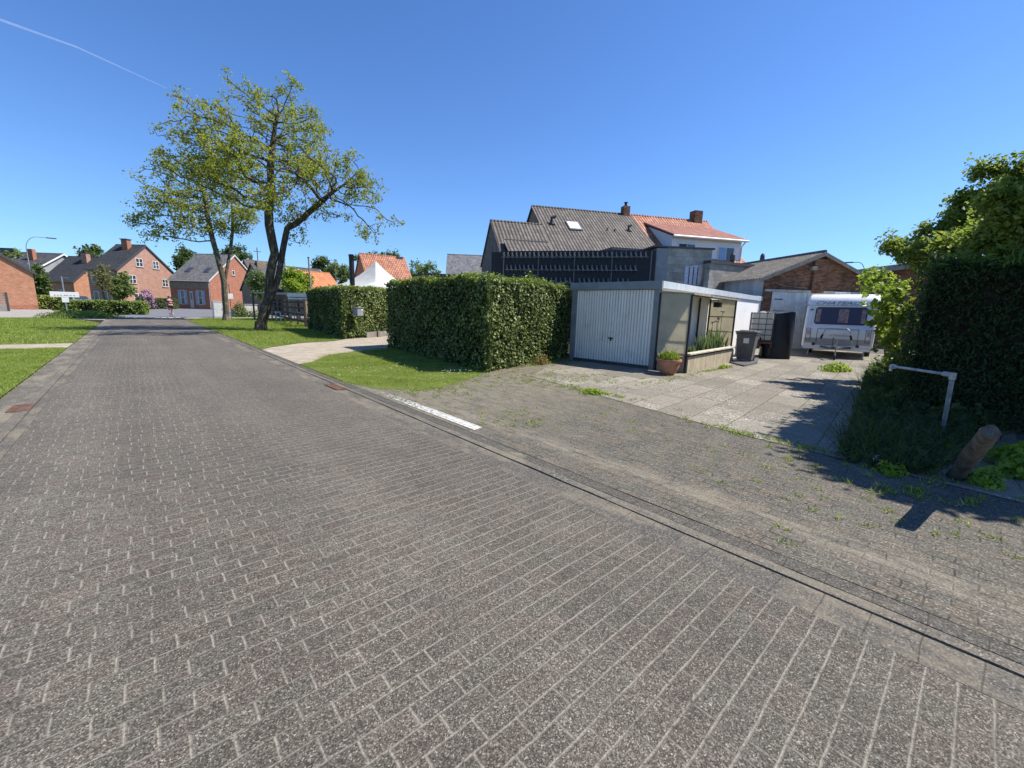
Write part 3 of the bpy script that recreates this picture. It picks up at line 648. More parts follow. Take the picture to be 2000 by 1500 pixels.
# conifer hedge at right
HP = [(9.0, .72), (8.75, -4.5), (22, -4.5), (22, .2), (15, .5)]
m = hedge_mesh(HP, 2.3, 1300, .075, .26, bulge=.12, tilt=.6, seed=11, down=1.2, hfun=lambda P: .12*np.sin(P[:, 0]*1.3+P[:, 1]*2)-.1*np.clip((P[:, 0]-9.5)/3, 0, 1))
g = np.random.default_rng(77); k = 16000
P = np.stack([g.uniform(8.7, 20, k), g.uniform(-4.5, .7, k), 2.28+np.abs(g.normal(0, .13, k))], 1); P = P[inpoly(P, HP)]
m.mat(2).leaves(leafquads(P, np.tile([0, .3, .8], (len(P), 1)), .17, .22, .7, rg=g))  # top sprays take the brighter colour that stands for sun
tag(m.build('conifer_hedge', [CONIF, TWIG, LITTOP]), 'tall dark conifer hedge in shade behind the white pipe barrier', 'hedge')
# ================================================================== street trees
def build_tree(name, label, cat, guides, blobs, dist, natt, nleaf, lsize, step, infl, kill, rtip, expo, leafm, barkm, seed, group=None, depth=.85, spread=.28, rmin=0., clus=9, grav=0., leafrad=.02, asp=.6, cull=None, leafy=None):
    att = blobpts(blobs, natt, dist, depth, seed)
    P, par = skeleton(None, guides, att, step, infl, kill, 110, seed, grav)
    base = P[0].copy(); P = P-base
    t = thing(name, label, cat, tuple(base), 0, group)
    mb = MB(); R_, ch = limb_mesh(P, par, rtip, expo, mb, rmin); 
    # root flare
    r0 = float(R_[0]); mb.tube([P[0]+np.array([0, 0, -.05]), P[0]+np.array([0, 0, .12]), P[0]+np.array([0, 0, .5])], [r0*1.55, r0*1.25, r0*1.0], 11, cap=False)
    mb.build('trunk', barkm, t, smooth=True)
    g = np.random.default_rng(seed+50); tips = np.where(R_ < leafrad)[0]; tips = tips[tips > 3]
    if leafy is not None: w_ = leafy(P[tips]+base); w_ = w_/w_.sum(); c = g.choice(tips, nleaf//clus, p=w_)
    else: c = g.choice(tips, nleaf//clus)
    ctr = P[c]+g.normal(0, spread*.6, (len(c), 3)); L = np.repeat(ctr, clus, 0)+g.normal(0, spread*.42, (len(c)*clus, 3))
    Nn = np.tile([0, 0, .8], (len(L), 1)); mb = MB(); mb.leaves(leafquads(L, Nn, lsize, asp, .9, down=.4, rg=g)); mb.build('crown', leafm, t); return t
def gp(l, d, dd=None): return [D(x, y, d+(dd[i] if dd else 0)) for i, (x, y) in enumerate(l)]
d1 = math.hypot(4.92, 25.6)
b = Vector((4.92, 25.55, 0))
main = [b, D(512, 628, d1), D(518, 606, d1), D(526, 584, d1)]
g1 = [(main, None)]
tree1_guides = [main, gp([(525, 560), (528, 535), (532, 515), (537, 496), (531, 466), (526, 440), (525, 410), (531, 375), (528, 330), (532, 290), (537, 250)], d1),
    gp([(538, 562), (545, 535), (549, 510), (553, 485), (557, 465), (561, 446), (580, 436), (603, 415), (622, 399), (650, 375)], d1, [0, 0, 0, 0, 0, 0, -.3, -.6, -.9, -1.2])]
def make_guides(gs):
    out = [(gs[0], None)]; n = 0; pts = [Vector(q) for q in gs[0]]; cnt = 1
    for i in range(len(pts)-1): cnt += max(1, int((pts[i+1]-pts[i]).length/STEP))
    end = cnt-1
    for q in gs[1:]: out.append((q, end))
    return out
STEP = .3
blobs1 = [(395, 225, 62, 32, -1), (340, 185, 22, 16, 0), (446, 145, 11, 20, 0), (465, 185, 38, 26, .5), (520, 205, 50, 36, .5), (568, 175, 24, 30, 0), (600, 225, 28, 26, 0), (440, 275, 100, 50, 0), (560, 270, 80, 60, .5), (618, 260, 30, 22, 0), (620, 330, 70, 50, 0), (688, 312, 18, 26, -1), (675, 360, 40, 40, -1), (715, 375, 38, 32, -1.5), (752, 425, 30, 12, -2), (785, 441, 14, 5, -2), (725, 452, 34, 20, -2), (748, 482, 12, 7, -2), (640, 410, 55, 26, -.5), (585, 465, 24, 20, 0), (570, 420, 30, 26, 0), (490, 370, 80, 40, 0), (345, 315, 52, 26, 0), (300, 243, 14, 5, 0), (325, 262, 26, 12, 0), (400, 330, 60, 40, 0), (460, 300, 70, 45, -4), (590, 330, 60, 45, -4), (520, 385, 50, 30, -4.5)]
build_tree('street_tree', 'larger forked street tree with sparse spring leaves, nearest the wooden fence', 'tree', make_guides(tree1_guides), blobs1, d1, 5000, 21500, .125, .3, 1.7, .36, .0128, 2.1, MAPLE, BARK, 21, 'street trees on the verge', depth=1.35, spread=.2, clus=8, leafrad=.0146, rmin=.0142, leafy=lambda Q: np.clip(.75+.6*np.sin(Q[:, 0]*1.5+Q[:, 2]*.7)*np.sin(Q[:, 2]*1.3+Q[:, 1])+.5*np.sin(Q[:, 0]*3.1)*np.sin(Q[:, 2]*3.7), .15, 1.6))
d2 = 42.6; b = Vector((5.65, 42.2, 0)); b = Vector(tuple(G(442, 626))+(0,)); d2 = b.length
STEP = .45
main = [b, D(441, 600, d2), D(439, 575, d2), D(438, 553, d2)]
tree2_guides = [main, gp([(431, 525), (424, 498), (416, 470), (410, 445), (402, 400), (396, 360)], d2), gp([(444, 522), (450, 490), (454, 455), (455, 425), (452, 390)], d2)]
blobs2 = [(345, 395, 75, 42, 0), (400, 435, 70, 30, 0), (285, 345, 38, 16, 0), (262, 338, 18, 8, 0), (275, 432, 34, 12, 0), (320, 460, 45, 12, 0), (300, 400, 40, 18, 0), (355, 330, 52, 26, 0), (430, 350, 50, 50, 1), (460, 420, 50, 35, 0), (310, 300, 30, 14, 0)]
build_tree('street_tree', 'farther slender street tree beside the pale utility cabinet', 'tree', make_guides(tree2_guides), blobs2, d2, 3400, 12500, .17, .45, 2.6, .54, .0215, 2.15, MAPLE, BARK2, 22, 'street trees on the verge', depth=.85, spread=.3, clus=8, leafrad=.0218, rmin=.0215, leafy=lambda Q: np.clip(.8+.6*np.sin(Q[:, 0]*1.1)*np.sin(Q[:, 2]*.9+Q[:, 1]), .2, 1.6))
# ---- generic background trees: short guide stems, blobs in survey coordinates
def bgtree(name, label, cat, base, blobs, dist, leafm, barkm=BARK, natt=260, nleaf=9000, ls=.3, step=.6, seed=1, group=None, rtip=.03, spread=.5, depth=1., clus=10, asp=.65, leafrad=.08, kill=None, leafy=None):
    global STEP
    STEP = step; b = Vector((base[0], base[1], base[2] if len(base) > 2 else -.05)); c = blobpts(blobs, 400, dist, depth, 3).mean(0); top = Vector((float(c[0]), float(c[1]), float(c[2])))
    b.x = b.x if base[0] is not None else top.x
    g_ = [(([b, b.lerp(top, .35), b.lerp(top, .75)+Vector((random.uniform(-.2, .2), 0, 0)), top]), None)]
    return build_tree(name, label, cat, g_, blobs, dist, natt, nleaf, ls, step, step*8, kill or step*1.3, rtip, 2.2, leafm, barkm, seed, group, depth=depth, spread=spread, clus=clus, leafrad=leafrad, asp=asp, leafy=leafy)
def at(px, dist):
    v = D(px, 590, dist); return (v.x, v.y)
bgtree('garden_tree', 'leafy green tree overhanging the conifer hedge at the right edge', 'tree', (12.9, -1.6), [(1935, 415, 62, 42), (1990, 362, 40, 22), (1870, 445, 50, 26), (1960, 470, 80, 35), (1775, 488, 42, 14), (1725, 481, 24, 6), (1930, 327, 30, 8), (1985, 318, 20, 12), (2060, 390, 90, 80), (1830, 505, 70, 22), (1850, 408, 34, 6), (1895, 375, 24, 8), (1800, 455, 22, 8), (1905, 350, 20, 8), (1968, 412, 45, 42, -3.3), (1905, 462, 42, 28, -2.6), (2050, 410, 60, 55, -3.2), (1850, 485, 40, 22, -1.6), (1800, 495, 40, 16, -.5)], 12.8, GARD, natt=2200, nleaf=62000, ls=.08, step=.2, seed=31, spread=.13, rtip=.01, leafrad=.03, clus=12, kill=.24)
# crown continuing outside the picture, it shades the yard
_bp = blobpts
def blobpts(blobs, n, dist, depth=1., seed=2):
    if len(blobs[0]) != 6: return _bp(blobs, n, dist, depth, seed)
    g = np.random.default_rng(seed); out = []
    for x, y, z, a, b_, c_ in blobs:
        k = n//len(blobs); u = unit(g.normal(0, 1, (k, 3)))*(g.random((k, 1))**.4); out.append(np.array([x, y, z])+u*np.array([a, b_, c_]))
    return np.vstack(out)
bgtree('garden_tree', 'tall shady tree rising behind the conifer hedge, mostly beyond the right edge', 'tree', (9.6, -2.4), [(10.68, -1.6, 5.2, 1.2, 0.8, 0.8), (9.78, -1.1, 4.8, 0.9, 0.6, 0.7), (11.78, -1.0, 4.8, 1.3, 0.8, 1.0), (8.98, -1.6, 4.8, 0.8, 0.8, 0.7), (8.78, -2.1, 4.6, 0.8, 0.8, 0.7), (9.38, -2.3, 5.1, 0.9, 0.9, 0.6), (9.38, -1.0, 4.5, 0.8, 0.5, 0.6), (8.38, -1.6, 4.0, 0.7, 0.7, 0.5), (12.98, -1.6, 4.7, 1.6, 0.9, 1.2), (8.68, -1.3, 4.3, 0.6, 0.6, 0.5), (8.28, -1.9, 4.7, 0.7, 0.6, 0.5), (7.98, -1.6, 4.2, 0.6, 0.6, 0.4)], 11., FARLEAF2, natt=1500, nleaf=66000, ls=.15, step=.28, seed=32, spread=.26, rtip=.012, leafrad=.04, leafy=lambda Q: 1.*((np.arctan2(Q[:, 0], Q[:, 1]) > 1.66) | (Q[:, 2] < 4.3)))
b = Vector((14.2, 1.1, 0))
bgtree('maple_sapling', 'young maple sapling with broad sunlit leaves beside the caravan', 'sapling', (13.6, 1.35), [(1742, 590, 45, 40), (1715, 560, 30, 22), (1775, 570, 25, 30), (1710, 615, 28, 22), (1745, 650, 38, 30), (1698, 665, 14, 12), (1760, 700, 35, 30)], 13.2, SAPL, natt=170, nleaf=560, ls=.18, step=.18, seed=33, spread=.16, rtip=.006, leafrad=.02, clus=5, asp=.85)
bgtree('shrub', 'leafy yellow green shrub behind the caravan against the brick shed', 'shrub', (22.6, 2.5), [(1710, 545, 28, 22), (1740, 560, 30, 24), (1690, 560, 14, 14)], 22., FRESH, natt=160, nleaf=800, ls=.15, step=.25, seed=34, spread=.22, rtip=.008, leafrad=.03)
# ================================================================== prefab garage row
GA = math.atan2(.1, 1.); gx, gy = 10.22, 5.72
t = thing('garage', 'white corrugated prefab garage with grey blue trim beside the ivy hedge', 'garage', (gx, gy, 0), GA)
# local: x deeper into the yard, y along the door front, z up ; front plane x=0, door y 0..2.6
GL = 10.1; GW = 2.72; GH = 2.3
m = MB()
def corr(m, p0, p1, z0, z1, pitch, dep, nrm):     # ribbed sheet between two plan points
    p0 = Vector((*p0, 0)); p1 = Vector((*p1, 0)); L = (p1-p0).length; n = int(L/pitch); d = (p1-p0)/L; nn = Vector((*nrm, 0)); vs = []
    pr = [(0, 0), (.62, 0), (.68, dep), (.94, dep)]
    for i in range(n):
        for a, o in pr:
            q = p0+d*(i+a)*L/n+nn*o; vs += [(q.x, q.y, z0), (q.x, q.y, z1)]
    q = p1; vs += [(q.x, q.y, z0), (q.x, q.y, z1)]; k = len(vs)//2
    m.add(vs, [(2*i, 2*i+2, 2*i+3, 2*i+1) for i in range(k-1)])
corr(m, (.1, 0), (GL, 0), 0, GH-.1, .2, .003, (0, -1)); corr(m, (GL, GW), (.1, GW), 0, GH-.1, .09, .012, (0, 1)); m.box(GL-.04, GL, .01, GW-.01, 0, GH-.1); m.build('side_wall', WALLW, t)
m = MB(); corr(m, (0.02, GW-.16), (0.02, .14), .09, 2.1, .086, -.04, (-1, 0)); m.box(.065, .08, .14, GW-.16, .09, 2.1); dr = m.build('garage_door', DOORW, t)
dr['label'] = 'ribbed up and over door'
m = MB(); m.rbox(-.035, .0, 1.26, 1.42, .74, .775, .008, 1).box(-.02, .02, 1.325, 1.355, .68, .76); m.build('handle', BLACK, dr)
for z_ in (.9, 1.12):
    m = MB(); m.prism([(1.3, 0), (1.38, 0), (1.34, .07)], 0, .004, Matrix(((0, 0, -1, .006), (1, 0, 0, 0), (0, 1, 0, z_), (0, 0, 0, 1)))); m.build('door_mark', LTRIM, dr)
for a_, b_ in ((0, .13), (GW-.15, GW)): m = MB(); m.box(-.03, .05, a_, b_, 0, GH-.16); m.build('corner_post', TRIM, t)
m = MB(); m.box(-.06, .02, -.06, GW+.06, GH-.19, GH+.02); m.build('front_trim', TRIM, t)
m = MB(); m.box(.022, 3.2, -.06, -.035, GH-.16, GH+.02).box(3.205, 6.5, -.06, -.035, GH-.16, GH+.018).box(6.505, GL+.05, -.06, -.035, GH-.16, GH+.02).box(0.022, GL, GW+.035, GW+.06, GH-.16, GH+.02); m.build('side_trim', LTRIM, t)
m = MB(); m.slab((.03, -.03, GH-.07), (GL, -.03, GH-.1), (GL, GW+.03, GH-.1), (.03, GW+.03, GH-.07), .03); m.build('roof', simple('roof_felt', (.42, .43, .43), .8), t)
m = MB(); m.box(-.02, .04, .13, GW-.15, 0, .085); m.build('threshold', DGREY, t)
# second shorter unit beyond
t = thing('garage', 'second white garage unit behind the water tank with flat trim', 'garage', (gx+GL*math.cos(GA)+.25, gy+GL*math.sin(GA)+.15, 0), GA)
m = MB(); corr(m, (0, 0), (2., 0), 0, 2.15, .3, .003, (0, -1)); m.box(0, 2., .01, 2.4, 0, 2.15); m.build('wall', WALLW, t)
m = MB(); m.rbox(-.03, 2.05, -.06, 2.45, 2.152, 2.36, .01, 1); m.build('roof_trim', LTRIM, t)
# ---- canopy greenhouse lean-to with planter
t = thing('lean_to', 'open fronted lean-to of cream panels and black posts against the garage', 'lean-to', (gx, gy, 0), GA)
y0 = -.82
m = MB(); m.slab((-.05, .0, 2.07), (-.05, y0-.07, 2.0), (3.95, y0-.07, 1.98), (3.95, .0, 2.05), -.035); m.build('roof', simple('mossy_sheet', (.4, .35, .25), .9, var=.35, sc=7, bump=.5), t)
for (x, y) in ((-.02, -.03), (.0, y0), (3.82, y0), (3.82, -.05), (2.9, -.04)):
    m = MB(); m.box(x-.022, x+.022, y-.022, y+.022, 0 if x < 1 else .5, 2.0); m.build('post', BLACK, t)
m = MB(); m.box(-.03, -.015, y0+.025, -.055, .5, 1.99); m.build('end_panel', CREAM, t)
m = MB(); m.box(3.86, 3.875, y0+.025, -.055, .55, 1.98); m.build('end_panel', CREAM, t)
for z_ in (.78, 1.3): m = MB(); m.box(-.012, .012, y0+.025, -.055, z_, z_+.03); m.build('rail', GREYWOOD, t)
for z_ in (.95, 1.42): m = MB(); m.box(3.83, 3.858, y0+.03, -.075, z_, z_+.03); m.build('rail', GREYWOOD, t)
m = MB(); m.box(.03, 3.8, y0-.02, y0+.02, 1.945, 1.985); m.build('head_beam', BLACK, t)
t2 = thing('planter', 'long rendered planter trough with pale coping under the cream lean-to', 'planter', (gx, gy, 0), GA)
m = MB(); m.box(.03, 4.0, y0-.05, y0+.02, 0, .42).box(3.93, 4.0, y0+.02, -.06, 0, .42).box(.03, .1, y0+.02, -.06, 0, .42); m.build('wall', m_streak('stained_render', (.3, .25, .17), (.48, .42, .31), 3., .9, 0., (.17, .14, .08), .3), t2)
m = MB(); m.rbox(.0, 4.05, y0-.11, y0+.06, .47, .52, .01, 1); m.build('coping', simple('coping', (.5, .46, .36), .85, var=.2, bump=.3), t2)
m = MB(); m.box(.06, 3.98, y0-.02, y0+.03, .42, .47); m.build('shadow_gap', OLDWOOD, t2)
m = MB(); m.box(.1, 3.93, y0+.06, -.07, .3, .43); m.build('soil', SOIL, t2)
Mg = Matrix.Translation((gx, gy, 0)) @ Matrix.Rotation(GA, 4, 'Z')
# box under canopy
t = thing('wall_lamp', 'small black lamp box hanging under the lean-to roof', 'lamp', tuple(Mg @ Vector((3.1, -.5, 1.75))), GA)
m = MB(); m.rbox(-.16, .16, -.08, .08, -.03, .12, .01, 1); m.build('housing', BLACK, t); m = MB(); m.box(-.13, .13, -.082, -.078, 0., .09); m.build('glass', GLASS, t); m = MB(); m.tube([(0, 0, .12), (0, 0, .2)], .01, 6); m.build('bracket', BLACK, t)
# irises: fans of sword leaves, each clump its own plant
IRIS = m_leaf('iris_leaf', [(.1, (.05, .09, .05)), (.5, (.1, .17, .09)), (.9, (.2, .27, .14))], .45, .25, (.3, .4, .1))
PURP = simple('iris_petal', (.17, .06, .3), .6, var=.4, sc=20)
def iris(loc, n, h, fl, lab, seed):
    g = random.Random(seed); t = thing('iris', lab, 'plant', loc, GA, 'irises in the planter'); m = MB()
    for i in range(n):
        a = g.uniform(-1, 1); x = g.uniform(-.22, .22); y = g.uniform(-.14, .14); l = h*g.uniform(.55, 1.1); lean = a*.45*l; ly = g.uniform(-.25, .2)*l; w = .02
        pts = [(x, y, 0), (x+lean*.35, y+ly*.3, l*.5), (x+lean, y+ly, l)]
        p = [Vector(q) for q in pts]; sx = Vector((w*.35, w, 0))
        m.add([p[0]-sx, p[0]+sx, p[1]+sx*.9, p[1]-sx*.9, p[2]], [(0, 1, 2, 3), (3, 2, 4)])
    m.build('foliage', IRIS, t)
    for (x, y, z) in fl:
        m = MB(); m.tube([(x*.5, y, 0), (x*.8, y, z*.6), (x, y, z)], .007, 5)
        s_ = m.build('stem', IRIS, t); m = MB()
        for k in range(7):
            a = k*2*PI/7+g.uniform(-.3, .3); r = g.uniform(.055, .085); dz = g.choice((.04, -.035, .02)); c = Vector((x, y, z)); d = Vector((math.cos(a), math.sin(a), 0)); s2 = Vector((-d.y, d.x, 0))*.045
            m.add([c, c+d*r*.6+s2+Vector((0, 0, dz*.5)), c+d*r*1.3+Vector((0, 0, dz)), c+d*r*.6-s2+Vector((0, 0, dz*.5))], [(0, 1, 2, 3)])
        m.build('flower', PURP, s_)
for (x, n, h, fl, lab, sd) in ((1.25, 22, .3, [], 'low sparse iris clump nearest the lean-to corner', 1), (2.0, 46, .6, [], 'first tall iris clump without flowers', 2), (2.65, 60, .62, [(.1, 0, .85)], 'iris clump with one purple bloom at the middle post', 3), (3.25, 60, .68, [(-.1, 0, .88), (.12, .03, 1.02), (.17, -.05, 1.18), (.2, .05, .95)], 'tallest iris clump with several purple blooms', 4), (3.65, 30, .5, [], 'small iris clump at the far end of the planter', 5)):
    iris(tuple(Mg @ Vector((x, -.52, .4))), n, h, fl, lab, sd)
# terracotta pot
pt = G(1299, 737); t = thing('plant_pot', 'round terracotta pot with a green plant at the garage corner', 'plant pot', (9.72, 5.05, 0))
TER = simple('terracotta', (.42, .2, .12), .8, var=.2, sc=8, bump=.2)
m = MB(); m.lathe([(.13, 0), (.19, .06), (.25, .2), (.27, .33), (.275, .34), (.3, .345), (.3, .39), (.26, .39), (.25, .35)], 28); m.build('pot', TER, t, smooth=True)
m = MB(); g = np.random.default_rng(4); P = unit(g.normal(0, 1, (900, 3)))*g.random((900, 1))**.4*np.array([.27, .27, .13])+np.array([0, 0, .45]); m.leaves(leafquads(P, P-np.array([0, 0, .3]), .055, .6, .6, rg=g))
for i in range(14): a = g.uniform(0, 6.28); m.tube([(0, 0, .4), (math.cos(a)*.1, math.sin(a)*.1, .58), (math.cos(a)*.2, math.sin(a)*.2, g.uniform(.55, .8))], .003, 3)
m.build('plant', GRASS, t)
# wheelie bin on mat
mt = thing('rubber_mat', 'dark flat mat on the slabs beside the planter', 'mat', (0, 0, 0)); m = MB(); m.prism([(13.3, 4.55), (14.6, 4.62), (17.5, 5.5), (17.1, 6.1), (13.9, 5.2)], .012, .045); m.build('mat', simple('rubber', (.09, .09, .095), .8, var=.3, sc=2), mt)
m = MB(); m.box(14.9, 17.2, 5.56, 5.6, .046, .06, Matrix.Rotation(.04, 4, 'Z') @ Matrix.Translation((.2, -.6, 0))); m.build('edge_strip', WHITE, mt)
BIN = simple('bin_plastic', (.12, .12, .125), .5, var=.15)
t = thing('wheelie_bin', 'dark grey wheeled bin with a white sticker beside the planter', 'bin', (14.75, 5.05, .045), GA+.05)
m = MB()
vs = []
for z_, a, b_ in ((.04, .2, .21), (.9, .27, .28)):
    for sx, sy in ((-1, -1), (1, -1), (1, 1), (-1, 1)): vs.append((sx*a, sy*b_, z_))
m.add(vs, [(3, 2, 1, 0), (4, 5, 6, 7), (0, 1, 5, 4), (1, 2, 6, 5), (2, 3, 7, 6), (3, 0, 4, 7)]); m.rbox(-.29, .29, -.3, .3, .85, .9, .01, 1); m.build('body', BIN, t)
m = MB(); m.rbox(-.31, .31, -.32, .32, .905, .96, .02, 2).rbox(-.2, .2, -.22, .22, .955, .985, .012, 1); ld = m.build('lid', BIN, t)
m = MB(); m.tube([(.3, -.24, .9), (.36, -.24, .92), (.36, .24, .92), (.3, .24, .9)], .016, 8); m.build('handle', BIN, t)
m = MB(); m.box(-.262, -.255, -.1, .06, .58, .74); m.build('sticker', WHITE, t)
for y_ in (-.2, .2):
    m = MB(); m.lathe([(.02, -.025), (.1, -.025), (.1, .025), (.02, .025)], 16, m=Matrix.Translation((.24, y_, .1)) @ Matrix.Rotation(PI/2, 4, 'X')); m.build('wheel', BLACK, t)
# IBC tank on stand
t = thing('water_tank', 'caged white plastic water tank raised on a stand before the shed', 'water tank', (*at(1493, 17.9), .0), .36); t.scale = (1, .78, 1)
m = MB(); m.rbox(-.45, .45, -.42, .42, .62, 1.62, .07, 3); m.lathe([(.12, 1.6), (.12, 1.66), (.05, 1.67)], 16); m.build('tank', m_trans('tank_plastic', (.78, .77, .7), .35), t, smooth=True)
m = MB()
for z_ in (.64, .83, 1.02, 1.21, 1.4, 1.6): m.tube([(-.48, -.45, z_), (.48, -.45, z_), (.48, .45, z_), (-.48, .45, z_), (-.48, -.45, z_)], .014, 6)
for i in range(4):
    u = -.48+i*.32
    for y_ in (-.455, .455): m.tube([(u, y_, .6), (u, y_, 1.62)], .014, 5)
    for x_ in (-.485, .485): m.tube([(x_, u*.94, .6), (x_, u*.94, 1.62)], .014, 5)
for y_ in (-.2, .2): m.tube([(-.48, y_, 1.64), (.48, y_, 1.64)], .014, 6)
m.build('cage', simple('cage_steel', (.1, .11, .115), .5, .5), t)
m = MB(); m.box(-.5, .5, -.48, .48, .52, .6).box(-.5, .5, -.48, -.4, .4, .5).box(-.5, .5, .4, .48, .4, .5).box(-.5, .5, -.04, .04, .4, .5); m.build('pallet', RUST, t)
for (x_, y_) in ((-.42, -.4), (.42, -.4), (-.42, .4), (.42, .4)):
    m = MB(); m.box(x_-.06, x_+.06, y_-.06, y_+.06, 0, .39); m.build('leg', OLDWOOD, t)
m = MB(); m.tube([(-.5, 0, .72), (-.56, 0, .72), (-.57, 0, .66)], .035, 8); m.build('tap', BLACK, t)
t = thing('black_cover', 'black tarpaulin draped over a rack between the water tank and caravan', 'tarpaulin', (*at(1527, 18.1), .0), .25); t.scale = (1, .8, 1)
m = MB(); n = 20; vs = []
for k, z_ in enumerate((0.0, .5, 1.1, 1.5, 1.66)):
    for j in range(n):
        a = 2*PI*j/n; q = abs(math.cos(a))**.5*math.copysign(1, math.cos(a)); p_ = abs(math.sin(a))**.5*math.copysign(1, math.sin(a)); r = 1.+.05*math.sin(5*a+z_*3)-.08*(z_/1.6)**2
        vs.append((q*.5*r, p_*.62*r, z_ if k < 4 else 1.6+.07*math.sin(a*2)))
fs = [(k*n+j, k*n+(j+1) % n, (k+1)*n+(j+1) % n, (k+1)*n+j) for k in range(4) for j in range(n)]+[tuple(range(4*n, 5*n))]
m.add(vs, fs); m.build('sheet', simple('tarpaulin', (.012, .013, .016), .4, var=.3, sc=4, bump=.5), t, smooth=True)
m = MB(); m.tube([(-.4, .5, 1.66), (-.4, -.55, 1.72), (.4, -.55, 1.72), (.4, .5, 1.66)], .018, 6).tube([(.3, -.62, 1.5), (.3, -.66, 1.72)], .02, 6); m.build('rack_top', STEEL, t)
t = thing('gas_bottle', 'grey gas bottle standing under the water tank', 'gas bottle', (*at(1474, 17.6), 0.)); m = MB(); m.lathe([(.13, 0), (.15, .03), (.15, .42), (.11, .5), (.05, .53)], 20); m.build('bottle', simple('bottle_green', (.1, .12, .09), .5), t, smooth=True); m = MB(); m.lathe([(.03, .53), (.03, .58), (.08, .58), (.08, .61)], 12); m.build('valve', STEEL, t)
t = thing('blue_barrel', 'blue grey plastic barrel standing in the gap between bin and water tank', 'barrel', (*at(1466, 17.0), 0.0)); m = MB(); m.lathe([(.27, 0), (.29, .05), (.3, .45), (.29, .9), (.27, .96), (.1, .98)], 24); m.build('drum', simple('blue_plastic', (.12, .14, .2), .45), t, smooth=True); m = MB(); m.lathe([(.295, .3), (.31, .31), (.31, .34), (.295, .35)], 24).lathe([(.292, .62), (.31, .63), (.31, .66), (.292, .67)], 24); m.build('rib', simple('blue_plastic_rib', (.1, .12, .18), .45), t)
# ================================================================== caravan
CV = thing('caravan', 'white touring caravan parked nose first before the brick shed', 'caravan', (19.75, 3.66, 0), math.radians(8)+PI)
# local: +x towards the street, y across, front wall at x=0
CW = 1.08; CL = 4.0
CWHITE = simple('caravan_shell', (.76, .75, .72), .35, var=.06, sc=2, coat=.3); CGREY = simple('caravan_grey_band', (.36, .35, .32), .45, var=.08); GAP = simple('seam', (.05, .05, .055), .6)
prof = [(0, .36), (.02, .52), (.05, .95), (.045, 1.1), (-.03, 1.2), (-.2, 1.92), (-.22, 1.96)]
brow = [(-.17, 1.97), (-.2, 2.1), (-.3, 2.24), (-.48, 2.34), (-.75, 2.4), (-1.1, 2.42)]
def shell(m, prof, back, zb, w, r=.1):
    pr = list(prof)+[(back, prof[-1][1]), (back, zb)] if back is not None else prof
    b = bmesh.new(); A = [b.verts.new((x, -w, z)) for x, z in pr]; B = [b.verts.new((x, w, z)) for x, z in pr]; n = len(pr)
    b.faces.new(list(reversed(A))); b.faces.new(B)
    for i in range(n): b.faces.new((A[i], A[(i+1) % n], B[(i+1) % n], B[i]))
    bmesh.ops.recalc_face_normals(b, faces=b.faces[:])
    ed = [e for e in b.edges if abs(abs(e.verts[0].co.y)-w) < 1e-4 and abs(e.verts[0].co.y-e.verts[1].co.y) < 1e-4]
    bmesh.ops.bevel(b, geom=ed, offset=r, segments=4, affect='EDGES', profile=.5)
    b.verts.index_update(); m.add([q.co[:] for q in b.verts], [[v.index for v in f.verts] for f in b.faces]); b.free()
m = MB(); shell(m, prof, -CL, .36, CW, .09); m.build('body', CWHITE, CV, smooth=True)
m = MB(); shell(m, brow, -CL, 1.97, CW-.005, .1); m.build('roof', CWHITE, CV, smooth=True)
m = MB(); m.rbox(-1.9, -1.3, -.35, .15, 2.42, 2.5, .03, 2); m.build('roof_hatch', WHITE, CV)
def pf(z, off=0.):
    for (x0, z0), (x1, z1) in zip(prof, prof[1:]):
        if z0 <= z <= z1: return x0+(x1-x0)*(z-z0)/(z1-z0)+off
    return prof[-1][0]+off
def frontpanel(m, y0, y1, zs, off, rr=0.):
    vs = []; 
    for z_ in zs:
        vs += [(pf(z_, off), y0, z_), (pf(z_, off), y1, z_)]
    m.add(vs, [(2*i, 2*i+1, 2*i+3, 2*i+2) for i in range(len(zs)-1)])
m = MB(); vs = [(pf(z_, .012), y_, z_) for y_, z_ in ((-.72, 1.25), (.72, 1.25), (.78, 1.31), (.78, 1.84), (.7, 1.9), (-.7, 1.9), (-.78, 1.84), (-.78, 1.31))]; m.add(vs, [tuple(range(8))]); wn = m.build('front_window', GAP, CV)
m = MB(); vs = [(pf(z_, .02), y_, z_) for y_, z_ in ((-.7, 1.28), (.7, 1.28), (.75, 1.33), (.75, 1.82), (.68, 1.87), (-.68, 1.87), (-.75, 1.82), (-.75, 1.33))]; m.add(vs, [tuple(range(8))]); m.build('pane', m_glass('caravan_glass', (.03, .018, .03), .3), wn)
CUR = simple('curtain', (.36, .25, .22), .8, var=.35, sc=9)
for (a, b_) in ((-.05, .25), (-.74, -.6), (.62, .74)):
    m = MB(); k = 6
    for i in range(k):
        y_ = a+(b_-a)*i/k; w_ = (b_-a)/k*.85; m.add([(pf(1.32, .024), y_, 1.32), (pf(1.32, .024), y_+w_, 1.32), (pf(1.83, .024), y_+w_, 1.83), (pf(1.83, .024), y_, 1.83)], [(0, 1, 2, 3)])
    m.build('curtain', CUR, wn)
m = MB(); frontpanel(m, -.99, .99, [.52, .6, .72], .006); m.build('grey_band', CGREY, CV)
m = MB(); m.box(-.2, .05, -1.02, 1.02, .3, .4); m.build('skirt', CWHITE, CV)
m = MB()
for a, b_ in (((-.62, 1.08), (.62, 1.08)), ((.62, 1.08), (.62, .5)), ((-.62, 1.08), (-.62, .5)), ((-.62, .5), (.62, .5))):
    m.tube([(pf(a[1], .012), a[0], a[1]), (pf(b_[1], .012), b_[0], b_[1])], .007, 5)
m.build('locker_lid', GAP, CV)
